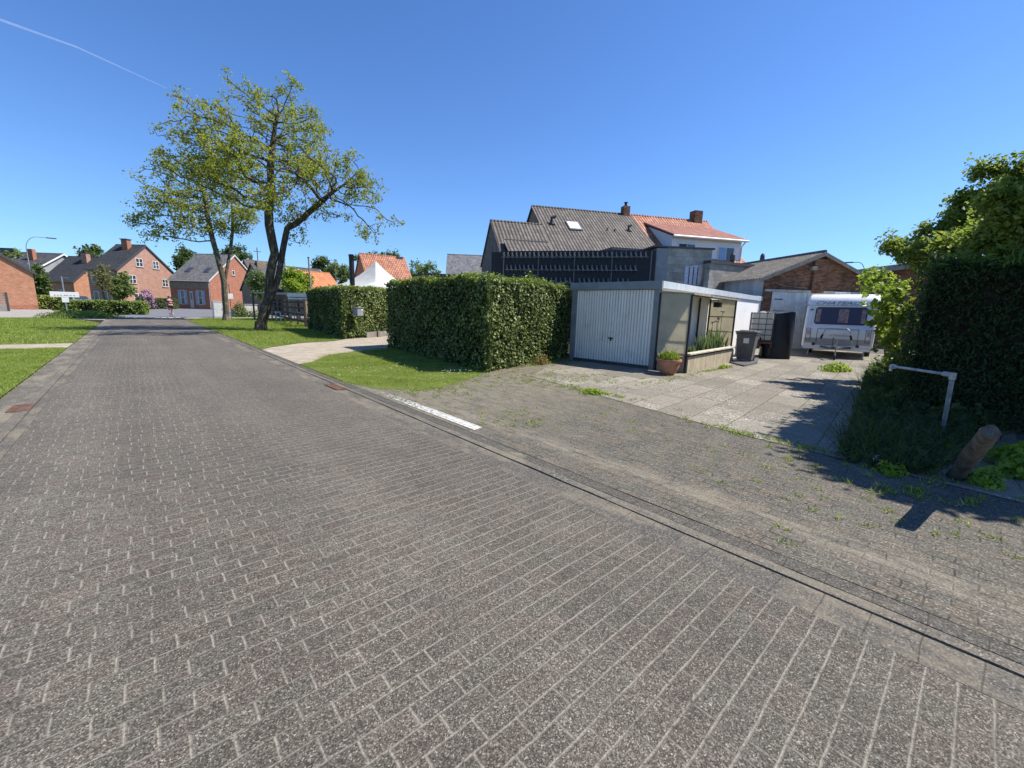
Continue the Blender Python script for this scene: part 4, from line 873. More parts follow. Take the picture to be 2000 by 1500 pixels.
for sg in (-1, 1):
    m = MB(); y_ = sg*.9
    for a, b_ in (((y_-.07, 1.08), (y_+.07, 1.08)), ((y_-.07, 1.08), (y_-.07, .62)), ((y_+.07, 1.08), (y_+.07, .62)), ((y_-.07, .62), (y_+.07, .62))): m.tube([(pf(a[1], .01), a[0], a[1]), (pf(b_[1], .01), b_[0], b_[1])], .007, 5)
    lt_ = m.build('corner_light', GAP, CV); m = MB(); m.box(.045, .065, y_-.04, y_+.04, .84, 1.02); m.build('lens', simple('lens', (.45, .4, .38), .2), lt_)
    m = MB(); m.box(-.16, -.13, sg*.9-.05, sg*.9+.05, 1.77, 1.81, Matrix.Translation((.015, 0, 0))); m.build('side_marker', BLACK, CV)
    m = MB(); m.add([(pf(z_, .008), sg*y__, z_) for y__, z_ in ((.82, 1.9), (.97, 1.9), (.97, 1.2), (.88, 1.2))], [(0, 1, 2, 3)]); m.build('window_pillar', CWHITE, CV)
def lettering(name, txt, size, mat, parent, loc, rot, ext=.001, shear=0., sx=1.):
    cu = bpy.data.curves.new(name, 'FONT'); cu.body = txt; cu.size = size; cu.extrude = ext; cu.shear = shear; cu.align_x = 'CENTER'; cu.materials.append(mat)
    tmp = bpy.data.objects.new('t', cu); COL.objects.link(tmp); bpy.context.view_layer.update(); me = bpy.data.meshes.new_from_object(tmp.evaluated_get(bpy.context.evaluated_depsgraph_get())); bpy.data.objects.remove(tmp)
    o = bpy.data.objects.new(name, me); COL.objects.link(o); o.parent = parent; o.location = loc; o.rotation_euler = rot; o.scale = (sx, 1, 1); return o
lettering('lettering', 'CHATEAU', .17, simple('decal_grey', (.16, .17, .16), .5), CV, (-.166, -.18, 1.995), (math.radians(78), 0, PI/2), shear=.5, sx=1.7)
lettering('lettering', 'Chateau', .11, CGREY, CV, (.056, .05, .82), (math.radians(88), 0, PI/2), shear=.4, sx=1.6)
m = MB(); m.tube([(.03, -.45, .4), (1.15, -.04, .42)], .035, 8).tube([(.03, .45, .4), (1.15, .04, .42)], .035, 8).tube([(1.1, 0, .43), (1.35, 0, .45)], .03, 8).rbox(1.3, 1.45, -.05, .05, .4, .52, .02, 1); m.build('drawbar', DGREY, CV)
m = MB(); m.tube([(1.1, .08, .14), (1.1, .08, .72)], .022, 8).tube([(1.1, .08, .72), (1.1, .16, .76)], .01, 6); jw = m.build('jockey_post', STEEL, CV)
m = MB(); m.lathe([(.02, -.03), (.1, -.03), (.1, .03), (.02, .03)], 16, m=Matrix.Translation((1.1, .08, .1)) @ Matrix.Rotation(PI/2, 4, 'X')); m.build('wheel', BLACK, jw)
m = MB(); m.tube([(.85, -.05, .45), (.9, -.05, .62), (.84, -.05, .8)], .014, 6); m.build('handbrake', BLACK, CV)
m = MB(); m.tube([(.5, -.52, .5), (.42, -.36, 1.06), (.41, -.28, 1.12), (.41, .28, 1.12), (.42, .36, 1.06), (.5, .52, .5)], .016, 8).tube([(.5, -.62, .5), (.5, .62, .5)], .016, 6).tube([(.1, -.3, .45), (.5, -.3, .5)], .014, 6).tube([(.1, .3, .45), (.5, .3, .5)], .014, 6); br = m.build('bike_rack', STEEL, CV)
for sg in (-1, 1):
    m = MB(); m.tube([(.465, sg*.455, .72), (.445, sg*.41, .88)], .035, 8); m.build('pad', BLACK, br)
    m = MB(); m.tube([(.5, sg*.7, .5), (.5, sg*.6, .5)], .045, 8).tube([(.5, sg*.62, .5), (.5, sg*.66, .58)], .015, 6); m.build('clamp', BLACK, br)
for sg in (-1, 1):
    m = MB(); m.lathe([(.1, -.09), (.3, -.09), (.31, 0), (.3, .09), (.1, .09)], 24, m=Matrix.Translation((-2.1, sg*.95, .31)) @ Matrix.Rotation(PI/2, 4, 'X')); m.build('wheel', BLACK, CV)
    m = MB(); m.tube([(-.4, sg*.85, .36), (-.2, sg*.85, .03)], .02, 6).box(-.26, -.14, sg*.85-.06, sg*.85+.06, .0, .03); m.build('corner_steady', STEEL, CV)
# ================================================================== pipe barrier, leaning post
pb = Vector((*G(1839, 852), 0)); t = thing('pipe_barrier', 'white galvanised pipe barrier with a bent arm in the dark weeds', 'barrier', tuple(pb))
tp = Vector((*G(1861, 733, .86), .86))-pb; en = Vector((*G(1741, 715, .84), .84))-pb
PW = simple('flaking_white', (.38, .39, .4), .5, 0., .3, 14.)
m = MB(); m.tube([(0, 0, -.05), tuple(tp)], .023, 12); m.build('post', PW, t)
m = MB(); m.tube([tuple(tp-Vector((0, 0, .05))), tuple(tp+Vector((0, 0, .03)))], .034, 12).tube([tuple(tp), tuple(tp.lerp(en, .12))], .033, 12); m.build('fitting', STEEL, t)
m = MB(); m.tube([tuple(en.lerp(tp, .06)), tuple(en)], .032, 12).tube([tuple(en), tuple(en-Vector((0, 0, .07)))], .02, 8); m.build('fitting', STEEL, t)
m = MB(); m.tube([tuple(tp), tuple(en)], .018, 12); m.build('arm', PW, t)
t = thing('timber_post', 'thick weathered timber post leaning over at the edge of the weeds', 'post', (5.93, -.02, -.05))
topc = Vector((*G(1935, 842, .74), .74))-Vector((5.93, -.02, -.05))
m = MB(); n = 14; vs = []; d = topc.normalized(); px_ = d.cross(Vector((0, 0, 1))).normalized(); py_ = d.cross(px_)
for k in range(9):
    f_ = k/8; r = .054+.004*math.sin(k*1.7); r *= (1 if k < 7 else (.96 if k == 7 else .78)); c = topc*(f_ if k < 7 else (.97 if k == 7 else 1.))
    for j in range(n):
        a = 2*PI*j/n; rr = r*1.08*(1+.09*math.cos(4*a+.6)+.03*random.uniform(-1, 1)); vs.append(c+px_*math.cos(a)*rr+py_*math.sin(a)*rr)
fs = [(k*n+j, k*n+(j+1) % n, (k+1)*n+(j+1) % n, (k+1)*n+j) for k in range(8) for j in range(n)]+[tuple(range(8*n, 9*n))]
m.add(vs, fs); m.build('post', m_streak('rotten_timber', (.05, .045, .038), (.15, .135, .11), 9., .95, 0., (.22, .2, .14), 1.), t, smooth=True)
# undergrowth in the shade
g = np.random.default_rng(41)
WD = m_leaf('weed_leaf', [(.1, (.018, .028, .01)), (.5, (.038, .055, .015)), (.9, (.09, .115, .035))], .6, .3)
poly = [(5.5, .85), (6.9, 1.), (9., 1.22), (11.5, 1.55), (15, 1.95), (19, 2.0), (19, .3), (9.2, .5), (8.9, -.4), (6.2, .0), (5.6, .1)]
k = 34000; P = np.stack([g.uniform(5.4, 19, k), g.uniform(-.5, 2.1, k), np.zeros(k)], 1); P = P[inpoly(P, poly)]
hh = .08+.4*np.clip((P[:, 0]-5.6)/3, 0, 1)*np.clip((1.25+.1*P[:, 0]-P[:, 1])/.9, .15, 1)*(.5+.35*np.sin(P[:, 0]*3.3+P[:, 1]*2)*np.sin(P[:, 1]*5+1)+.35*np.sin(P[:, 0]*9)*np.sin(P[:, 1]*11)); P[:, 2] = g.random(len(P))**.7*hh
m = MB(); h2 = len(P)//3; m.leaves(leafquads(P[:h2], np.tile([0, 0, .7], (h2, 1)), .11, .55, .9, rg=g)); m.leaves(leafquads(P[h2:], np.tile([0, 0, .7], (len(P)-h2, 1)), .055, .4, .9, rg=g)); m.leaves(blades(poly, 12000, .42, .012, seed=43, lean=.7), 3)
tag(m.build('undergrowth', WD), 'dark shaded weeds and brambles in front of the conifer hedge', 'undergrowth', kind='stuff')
def shrublet(name, label, cat, loc, r, h, n, ls, mat, seed, flowers=None, asp=.6, kind=None):
    g = np.random.default_rng(seed); t = thing(name, label, cat, loc); m = MB(); u = unit(g.normal(0, 1, (n, 3)))*g.random((n, 1))**.45; u[:, 2] = np.abs(u[:, 2]); lump = 1+.22*np.sin(u[:, :1]*5+seed)*np.sin(u[:, 1:2]*5)
    P = u*np.array([r[0], r[1], h])*lump; m.leaves(leafquads(P, u+np.array([0, 0, .3]), ls, asp, .6, rg=g)); m.build('foliage', mat, t)
    m = MB()
    for i in range(10): a = g.uniform(0, 6.28); m.tube([(0, 0, 0), (math.cos(a)*r[0]*.3, math.sin(a)*r[1]*.3, h*.4), (math.cos(a)*r[0]*.6, math.sin(a)*r[1]*.6, h*.75)], [h*.015+.003, h*.01+.002, .003], 4)
    m.build('stem', BARK, t)
    if flowers:
        fm, nf, fs_ = flowers; m = MB(); u = unit(g.normal(0, 1, (nf, 3))); u[:, 2] = np.abs(u[:, 2])*.9+.1; P = u*np.array([r[0], r[1], h])*1.02
        m.leaves(leafquads(np.repeat(P, 6, 0)+g.normal(0, fs_*.5, (nf*6, 3)), np.repeat(u, 6, 0), fs_, .8, .8, rg=g)); m.build('blossom', fm, t)
    return t
YEL = simple('dandelion', (.75, .6, .03), .6); PUR = simple('rhododendron_bloom', (.4, .2, .4), .7, var=.25, sc=2)
c = G(1738, 922); shrublet('dandelion', 'clump of yellow dandelions at the edge of the shaded weeds', 'flowers', (c[0], c[1], 0), (.2, .13), .09, 260, .06, FRESH, 51, (YEL, 5, .022), .35)
c = G(1705, 912); shrublet('weed_clump', 'pale seeding weed beside the dandelions', 'weed', (c[0], c[1], 0), (.07, .07), .12, 70, .035, WD, 52, (OFFW, 8, .012))
shrublet('ground_ivy', 'sunlit pale leafed ivy spreading right of the leaning timber post', 'shrub', (6.7, -.62, 0), (.7, .42), .3, 2600, .06, FRESH, 53, asp=.9)
shrublet('ground_ivy', 'small lit leafy sprig at the foot of the leaning timber post', 'shrub', (5.85, -.22, 0), (.25, .14), .15, 500, .04, FRESH, 54, asp=.9)
c = G(1640, 722); shrublet('ground_weed', 'low bright leafy weed on the slabs under the caravan drawbar', 'weed', (c[0]-.5, c[1], 0), (.55, .35), .24, 420, .1, FRESH, 55)
c = G(1160, 768); shrublet('ground_weed', 'flat green weed growing between forecourt and slabs', 'weed', (c[0], c[1], 0), (.22, .3), .07, 300, .06, FRESH, 56)
c = G(1412, 720); shrublet('ground_weed', 'small green weed against the planter wall', 'weed', (c[0], c[1], 0), (.25, .1), .12, 200, .06, FRESH, 57)
c = G(1058, 712); shrublet('ground_weed', 'dry reddish weed at the right foot of the large ivy hedge', 'weed', (c[0], c[1], 0), (.35, .15), .3, 400, .05, m_leaf('red_weed', [(.1, (.2, .07, .03)), (.6, (.25, .17, .05)), (.9, (.3, .3, .08))]), 58)
# ================================================================== houses
def house(name, label, K, ga, W, L, eave, ridge, wallm, roofm, over=.25, trim=None, verge=None, group=None, base=0.):
    """near ground corner K; gable wall runs W along direction ga (radians); ridge runs back L to the left of it.
    local frame: x along the ridge (away), y along the gable"""
    t = thing(name, label, 'house', (K[0], K[1], base), ga-PI/2+0., group)
    # local y = ga direction, local x must be left of ga: rotate so that x=(-sin)… mirrored → use negative x for depth
    m = MB(); h = ridge-eave
    X0, X1 = -L, 0.
    m.add([(0, 0, 0), (0, W, 0), (0, W, eave), (0, W/2, ridge-.05), (0, 0, eave)], [(0, 1, 2, 3, 4)])
    m.add([(-L, 0, 0), (-L, W, 0), (-L, W, eave), (-L, W/2, ridge-.05), (-L, 0, eave)], [(4, 3, 2, 1, 0)])
    m.quad((0, 0, 0), (0, 0, eave), (-L, 0, eave), (-L, 0, 0)); m.quad((0, W, 0), (-L, W, 0), (-L, W, eave), (0, W, eave))
    m.build('wall', wallm, t)
    k = h/(W/2); ov = over; m = MB(); tk = .12
    m.slab((ov*.5, -ov, eave-ov*k+.03), (ov*.5, W/2, ridge+.03), (-L-ov*.5, W/2, ridge+.03), (-L-ov*.5, -ov, eave-ov*k+.03), tk)
    m.slab((ov*.5, W/2, ridge+.03), (ov*.5, W+ov, eave-ov*k+.03), (-L-ov*.5, W+ov, eave-ov*k+.03), (-L-ov*.5, W/2, ridge+.03), tk)
    m.tube([(ov*.5, W/2, ridge+.15), (-L-ov*.5, W/2, ridge+.15)], .1, 6)
    rf = m.build('roof', roofm, t)
    vm = verge or DGREY; m = MB()
    for a, b in (((-ov, eave-ov*k), (W/2, ridge)), ((W/2, ridge), (W+ov, eave-ov*k))):
        m.slab((ov*.5+.015, a[0], a[1]-.12), (ov*.5+.015, b[0], b[1]-.12), (ov*.5+.015, b[0], b[1]+.18), (ov*.5+.015, a[0], a[1]+.18), .05)
    m.build('verge', vm, rf)
    m = MB(); m.tube([(ov*.5, -ov-.06, eave-ov*k+.02), (-L-ov*.5, -ov-.06, eave-ov*k+.02)], .07, 6).tube([(-.1, -.08, eave-.1), (-.1, -.08, .1)], .04, 6); m.build('gutter', trim or DGREY, t)
    return t, rf
def window(t, face, u, z, w, h, bars=(1, 1), fm=None, sill=True, shut=None):
    """face 'g': gable wall x=0 looking +x ; face 's': side wall y=0 looking -y"""
    fm = fm or WHITE
    def T(a, d, zz): return (d, a, zz) if face == 'g' else (-a, -d, zz)
    def bx(m, a0, a1, d0, d1, z0, z1):
        p = T(a0, d0, z0); q = T(a1, d1, z1); m.box(min(p[0], q[0]), max(p[0], q[0]), min(p[1], q[1]), max(p[1], q[1]), z0, z1)
    f = .07; m = MB(); a0, a1 = u-w/2, u+w/2
    bx(m, a0, a1, .002, .06, z, z+f); bx(m, a0, a1, .002, .06, z+h-f, z+h); bx(m, a0, a0+f, .002, .06, z+f, z+h-f); bx(m, a1-f, a1, .002, .06, z+f, z+h-f)
    nb, nh = bars
    for i in range(nb): c = a0+(i+1)*w/(nb+1); bx(m, c-.05, c+.05, .003, .055, z+f, z+h-f)
    for i in range(nh): c = z+(i+1)*h/(nh+1); bx(m, a0+f, a1-f, .004, .05, c-.03, c+.03)
    fr = m.build('window', fm, t)
    m = MB(); bx(m, a0+f, a1-f, .001, .02, z+f, z+h-f); m.build('pane', GLASS, fr)
    if sill: m = MB(); bx(m, a0-.08, a1+.08, .001, .12, z-.09, z-.004); m.build('sill', CONC, fr)
    if shut:
        for s_ in (-1, 1): m = MB(); c = u+s_*(w/2+.26); bx(m, c-.24, c+.24, .002, .05, z, z+h); m.build('shutter', shut, fr)
    return fr
def chimney(rf, x, y, z0, z1, w=.7, d=.5, mat=None, cap=True, pots=0):
    m = MB(); m.box(x-w/2, x+w/2, y-d/2, y+d/2, z0, z1); c = m.build('chimney', mat or REDBR, rf)
    if cap: m = MB(); m.box(x-w/2-.12, x+w/2+.12, y-d/2-.12, y+d/2+.12, z1+.002, z1+.14); m.build('cap', DGREY, c)
    for i in range(pots): m = MB(); m.lathe([(.1, 0), (.12, .3), (.08, .32)], 10, (x+(i-.5)*.3, y, z1+.14)); m.build('pot', TER, c)
q45 = math.radians(45)
# H1: brick gable at far left (looks down the street)
t, rf = house('house', 'orange brick gable house cut by the left picture edge', (-18.1, 69.3), 0., 10.2, 12, 4.05, 8.1, ORBR, BLKTILE)
# rotate so gable faces the camera: local +x must point to -y
t.rotation_euler = (0, 0, -PI/2+.15); m = MB(); m.box(0.012, .03, 0, 10.2, 0, .5); m.build('plinth', REDBR, t)
# H2 grey gable with white verge
A = D(121, 497, 135.); th = math.atan2(.8, .6)
Kx = (A.x-6.3*math.cos(th), A.y-6.3*math.sin(th)); zA = A.z
t, rf = house('house', 'grey rendered house with white gable verge and two chimneys behind the black roofs', Kx, th, 12.6, 14, zA-3.6, zA, simple('grey_render', (.3, .3, .29), .85, var=.15, sc=.5), DSLATE, .7, verge=WHITE)
chimney(rf, -3.2, 3.4, zA-2.5, zA+.6, .9, .8, REDBR, False); chimney(rf, -10.5, 6.3, zA-.5, zA+.9, 3., .9, DGREY, False)
# H3
t, rf = house('house', 'brick house with long black roof and lit orange gable, left of the largest house', (-8, 113.7), q45, 11, 6.4, 4.36, 9.2, ORBR, BLKTILE, .3)
chimney(rf, -1.6, 4.3, 7, 9.9, 1.1, .8, PINKBR); window(t, 's', 2.6, 1.2, 1., 1.6, (1, 0)); window(t, 's', 4.8, 1.2, .6, 1.2, (0, 0))
# H4
t, rf = house('house', 'largest pink brick gable house with white windows on three floors', (-1.6, 100), q45, 11.7, 5.4, 6.35, 11.0, PINKBR, BLKTILE, .3)
chimney(rf, -2.6, 4.9, 9, 11.9, 1.1, .8, REDBR)
for (u, z, w_, h_) in ((4.3, 7.2, 1.35, 1.45), (7.6, 7.1, 1.25, 1.4), (2.6, 4.15, 1.35, 1.45), (9.2, 3.9, 1.3, 1.45), (3.3, .9, 1.7, 1.5), (10.4, .9, 1.2, 1.3)): window(t, 'g', u, z, w_, h_, (1, 1))
for u in (1.1, 2.7, 4.3): window(t, 's', u, .9, .9, 1.7, (0, 0)); window(t, 's', u, 4., .9, 1.3, (0, 0))
# H5
SHUT = simple('pale_shutter', (.3, .36, .4), .6)
t, rf = house('house', 'red brick house with grey roof and pale blue shutters behind the cyclist', (10.36, 92.5), q45, 13.6, 7.4, 5.05, 10.1, REDBR, m_slate('grey_roof', (.12, .12, .115), .3), .3, trim=OFFW, verge=OFFW)
for u in (1.9, 5.2): window(t, 's', u, .75, .75, 2.5, (0, 1), shut=SHUT, sill=False)
m = MB(); m.box(-3.85, -3.25, -.06, -.002, .1, 3.1); dd = m.build('door', OFFW, t); m = MB(); m.box(-3.7, -3.4, -.075, -.061, 1.6, 2.8); m.build('pane', GLASS, dd); m = MB(); m.tube([(-3.34, -.06, 1.2), (-3.34, -.12, 1.2), (-3.34, -.12, 1.4)], .02, 5); m.build('handle', STEEL, dd)
m = MB(); m.box(-7.4, 0, -.05, -.002, 3.6, 4.6); m.build('frieze', BRNBR, t)
window(t, 'g', 9.6, 3.6, 1.1, 1.8, (0, 0)); window(t, 'g', 6.2, 6.4, .7, .9, (0, 0))
k = (10.1-5.05)/6.8
for (x, y) in ((-5.4, 2.3), (-1.9, 2.3)):
    m = MB(); z = 5.05+y*k+.2; m.slab((x-.5, y-.6, z-.6*k), (x+.5, y-.6, z-.6*k), (x+.5, y+.6, z+.6*k), (x-.5, y+.6, z+.6*k), .08); sk = m.build('skylight', DGREY, rf); m = MB(); m.slab((x-.4, y-.5, z-.5*k+.09), (x+.4, y-.5, z-.5*k+.09), (x+.4, y+.5, z+.5*k+.09), (x-.4, y+.5, z+.5*k+.09), .03); m.build('pane', GLASS, sk)
# H6 small slate house behind the trunk
A = D(509, 519, 66.)
t, rf = house('house', 'small dark slate roofed house with white verge behind the street tree trunk', (A.x-.5, A.y-2.8), q45*1.1, 7, 9, A.z-3.1, A.z, BRNBR, DSLATE, .3, verge=WHITE)
t.rotation_euler = (0, 0, math.radians(12)); t.location = (A.x+8.3, A.y-2.5, 0)
chimney(rf, -8., 3.3, A.z-.8, A.z+.5, 1., .7, BRNBR, False)
# brown hipped roof with a cross
A = D(506, 512, 120.)
t, rf = house('chapel', 'distant brown roofed chapel top carrying a thin cross', (A.x+3, A.y-4), 0, 6, 6, A.z-2.2, A.z, BRNBR, simple('brown_roof', (.1, .07, .055), .8), .4); t['category'] = 'chapel'; t.rotation_euler = (0, 0, .1)
m = MB(); q = Vector((-3.2, 3., 0)); m.tube([(q.x, q.y, A.z), (q.x, q.y, A.z+3.2)], .1, 5).tube([(q.x-.8, q.y, A.z+2.3), (q.x+.8, q.y, A.z+2.3)], .09, 5); m.build('cross', DGREY, rf)
# orange roof
A = D(566, 528, 60.); B = D(642, 538, 62.); e = (B-A); e.z = 0; L = e.length; e.normalize(); az = math.atan2(e.y, e.x)
def ridgehouse(name, label, A, B, z, eave, half, wallm, roofm, cat='house', **k):
    """ridge from A to B (plan), near side towards the street"""
    e = Vector((B.x-A.x, B.y-A.y, 0)); L = e.length; e.normalize(); n = Vector((e.y, -e.x, 0))       # towards camera
    K = Vector((B.x, B.y, 0))+n*half
    t, rf = house(name, label, (K.x, K.y), 0, 2*half, L, eave, z, wallm, roofm, **k)
    t.rotation_euler = (0, 0, math.atan2(e.y, e.x)); t['category'] = cat; return t, rf
t, rf = ridgehouse('house', 'low house with bright orange tiled roof between the street tree and the white tent', A, B, (A.z+B.z)/2, (A.z+B.z)/2-2.6, 3.6, BRNBR, ORTILE)
A = D(703, 501, 58.); B = D(788, 502, 60.)
t, rf = ridgehouse('house', 'house with steep red tiled roof rising behind the white tent', A, B, (A.z+B.z)/2, (A.z+B.z)/2-4.1, 3.4, ORBR, REDTILE)
chimney(rf, -.6, 3.4, A.z-.6, A.z+.45, .8, .6, DGREY, False)
A = D(875, 500, 62.); B = D(975, 502, 62.)
t, rf = ridgehouse('house', 'grey slate roof house left of the weathered tile house', A, B, (A.z+B.z)/2, (A.z+B.z)/2-3.6, 4., BRNBR, SLATE)
# dark flat roof line
A = D(818, 533, 34.); B = D(965, 541, 34.); e = Vector((B.x-A.x, B.y-A.y, 0)); az = math.atan2(e.y, e.x)
t = thing('flat_roofed_shed', 'long dark flat roofed shed just above the large ivy hedge', 'shed', (A.x, A.y, 0), az); L = e.length; zt = A.z
m = MB(); m.box(.1, L, .2, 4, 0, zt-.35); m.build('wall', OLDWOOD, t); m = MB(); m.box(0, L+.1, 0, 4.2, zt-.34, zt); m.build('roof', simple('dark_fascia', (.07, .06, .055), .7), t)
# ---- tall weathered tile house
R0 = Vector((23.13, 23.97, 0)); e = Vector((.885, -.466, 0)); az = math.atan2(e.y, e.x); n = Vector((e.y, -e.x, 0))
def tilehouse(name, label, t0, t1, eave, half, zr, wallm, roofm):
    K = R0+e*t1+n*half; t, rf = house(name, label, (K.x, K.y), 0, 2*half, t1-t0, eave, zr, wallm, roofm, over=.2); t.rotation_euler = (0, 0, az); return t, rf
t, rf = tilehouse('house', 'large house with weathered grey pantile roof and roof window behind the black rack wall', 0, 8.0, 5.25, 5.15, 9., BRNBR, GRYTILE)
chimney(rf, -.3, 5.15, 8.7, 9.75, .55, .5, OLDBR, False); m = MB(); m.lathe([(.12, 0), (.1, .25), (.16, .28), (.16, .32)], 10, (-.3, 5.15, 9.75)); m.build('cowl', BLACK, rf)
k = (9-5.25)/5.15
def onroof(x, y): return Vector((x, y, 5.25+y*k+.16))
# skylight px(1095-1118,443-457)
x, y = -5.55, 2.8; z = onroof(x, y).z; dx, dy = .5, .5
m = MB(); m.slab((x-dx, y-dy, z-dy*k), (x+dx, y-dy, z-dy*k), (x+dx, y+dy, z+dy*k), (x-dx, y+dy, z+dy*k), .09); sk = m.build('skylight', DGREY, rf)
SKG = simple('bright_glass', (.75, .78, .8), .15); dx -= .08; dy -= .08; z += .1; m = MB(); m.slab((x-dx, y-dy, z-dy*k), (x+dx, y-dy, z-dy*k), (x+dx, y+dy, z+dy*k), (x-dx, y+dy, z+dy*k), .03); m.build('pane', SKG, sk)
for (x, y, s_) in ((-7.2, 2.95, 1.), (-1.15, 2.85, .8), (-3., 2.65, .35), (-2.4, 2.6, .35)):
    z = onroof(x, y).z; m = MB(); m.tube([(x, y, z-.1), (x, y, z+.45*s_)], .07*s_+.02, 8).tube([(x-.02, y, z+.4*s_), (x+.28*s_, y, z+.52*s_)], .1*s_, 8).box(x-.2*s_, x+.2*s_, y-.25*s_, y-.1, z-.2*s_-.05, z-.02); m.build('roof_vent', BLACK, rf)
# lower wing at the left (same front slope, lower ridge)
K = R0+e*(-.02)+n*5.9; t, rf = house('house', 'lower pantiled wing at the left end of the weathered tile house', (K.x, K.y), 0, 7., 3.6, 4.7, 7.25, simple('grey_boards', (.13, .12, .11), .8, var=.3, sc=3), GRYTILE, over=.15); t.rotation_euler = (0, 0, az)
m = MB(); m.slab((-.3, -1.9, 4.1), (-.3, .9, 5.75), (-3.3, .9, 5.75), (-3.3, -1.9, 4.1), .08); m.build('lean_to_roof', GRYTILE, t); m = MB(); m.box(-3.2, -.3, .8, .95, 5.72, 5.86); m.build('flashing', GREYWOOD, t); m = MB(); m.box(-3.2, -.4, -1.7, -.02, 0, 4.1); m.build('lean_to_wall', m_streak('board_wall', (.09, .08, .07), (.17, .155, .14), 6.), t)
# brick rear extension with flat roofs
K = R0+e*7.6+n*6.1
t = thing('extension', 'flat roofed brown brick extensions between the pantiled house and the rack wall', 'extension', (K.x, K.y, 0), az)
m = MB(); m.box(-4.4, 1.0, -1.2, 1.3, 0, 5.25); m.build('wall', BRNBR, t); m = MB(); m.box(-4.6, 1.2, -1.4, 1.4, 5.252, 5.42); m.build('roof', DGREY, t)
m = MB(); m.box(-7.6, -4.62, -1., .2, 0, 4.5); m.build('wall', BRNBR, t); m = MB(); m.box(-7.6, -4.62, -1.1, .2, 4.502, 4.6); m.build('roof', OFFW, t)
m = MB(); m.box(-2.6, -1.5, -1.26, -1.2, 4.35, 4.65); m.build('window', WHITE, t); m = MB(); m.tube([(-.3, -1.5, 3.8), (-.3, -1.5, 4.75), (-.3, -1.2, 4.8)], .07, 8); m.build('flue', STEEL, t)
m = MB(); m.lathe([(.001, 0), (.19, .0), (.2, .05), (.17, .08), (.001, .1)], 16, m=Matrix.Translation((-5.6, -1.05, 4.3)) @ Matrix.Rotation(PI/2, 4, 'X')); m.build('wall_plate', WHITE, t)
# red tiled house with white dormer
t, rf = tilehouse('house', 'house with red tiled roof and white clad dormer right of the pantiled house', 8.05, 15.2, 4.3, 6., 9., OLDBR, REDTILE)
chimney(rf, -1., 6., 8.7, 9.9, .75, .7, OLDBR, False)
DT = m_rooftile('dormer_tile', (.3, .115, .075), (.42, .18, .12), .24, .36, gap=.5, k=2.2)
CLAD = N('white_cladding'); z_ = CLAD.xyz()[2]; fz = CLAD.M('FRACT', CLAD.M('DIVIDE', z_, .16)); CLAD.bsdf(CLAD.ramp(fz, [(.0, (.5, .52, .54)), (.08, (.72, .74, .76))]), .5, CLAD.bump(fz, .4, .02)); CLAD = CLAD.m
m = MB(); x1, x0 = -.35, -6.2; zf, zb = 7.02, 8.35
m.box(x0, x1, 1.3, 5.2, 4.4, 6.9); m.add([(x0, 1.3, 6.9), (x0, 4.9, 6.9), (x0, 4.9, 8.2)], [(0, 1, 2)]).add([(x1, 1.3, 6.9), (x1, 4.9, 6.9), (x1, 4.9, 8.2)], [(0, 2, 1)]); dm = m.build('dormer', CLAD, t)
m = MB(); m.slab((x1+.25, 1.0, 6.88), (x1+.25, 5.1, 8.4), (x0-.15, 5.1, 8.4), (x0-.15, 1.0, 6.88), .1); m.build('dormer_roof', DT, dm)
m = MB(); m.tube([(x1+.25, .95, 6.86), (x0-.15, .95, 6.86)], .09, 6).tube([(x1+.1, 1.05, 6.8), (x1+.02, 1.25, 6.5), (x1+.02, 1.25, 4.2)], .05, 6); m.build('gutter', WHITE, dm)
def dwin(u0, u1, z0, z1, mat, split=True):
    m = MB(); m.box(u0, u1, 1.24, 1.298, z0, z1); f_ = m.build('window', WHITE, dm); c = (u0+u1)/2
    m = MB(); m.box(u0+.06, c-.03, 1.225, 1.238, z0+.06, z1-.06); m.build('pane', mat, f_); m = MB(); m.box(c+.03, u1-.06, 1.225, 1.238, z0+.06, z1-.06); m.build('pane', GLASS, f_)
BLUEG = m_glass('sky_glass', (.12, .2, .32), .15)
dwin(-5.7, -4.3, 5.1, 6.45, BLACK); dwin(-2.35, -.95, 4.75, 6.4, BLUEG)
# ---- black rack wall
A = Vector((15.0, 17.9, 0)); B = Vector((19.55, 11.35, 0)); e2 = (B-A); L = e2.length; az2 = math.atan2(e2.y, e2.x)
t = thing('rack_wall', 'tall black wall carrying three rows of small grey brackets behind the garage', 'rack wall', tuple(A), az2)
m = MB(); m.box(0, L, 0, .15, 0, 4.55); m.box(-.5, .0, .02, 1.5, 0, 4.5); m.build('panel', simple('black_sheet', (.018, .02, .026), .6, var=.3), t)
GB = simple('grey_bracket', (.2, .2, .195), .7, var=.3)
for (z0_, u0, u1) in ((4.2, .1, L-.35), (3.55, .3, L-.8), (2.9, .3, L-1.1)):
    m = MB(); m.box(u0, u1, -.14, -.02, z0_, z0_+.035); k = int((u1-u0)/.235)
    for i in range(k):
        if z0_ < 4 and (i % 8) in (7,) : continue
        u = u0+(i+.5)*(u1-u0)/k; m.box(u-.045, u+.045, -.13, -.015, z0_+.036, z0_+.13).box(u-.06, u-.0, -.12, -.02, z0_+.131, z0_+.27).box(u+.03, u+.045, -.16, -.13, z0_-.08, z0_-.002)
    m.build('bracket_row', GB, t)
for i in range(5):
    m = MB(); u = .2+i*(L-.4)/4; m.box(u-.03, u+.03, -.05, -.002, 1, 4.5); m.build('upright', GREYWOOD if i == 0 else simple('upright_grey%d' % i, (.14, .14, .14), .6), t)
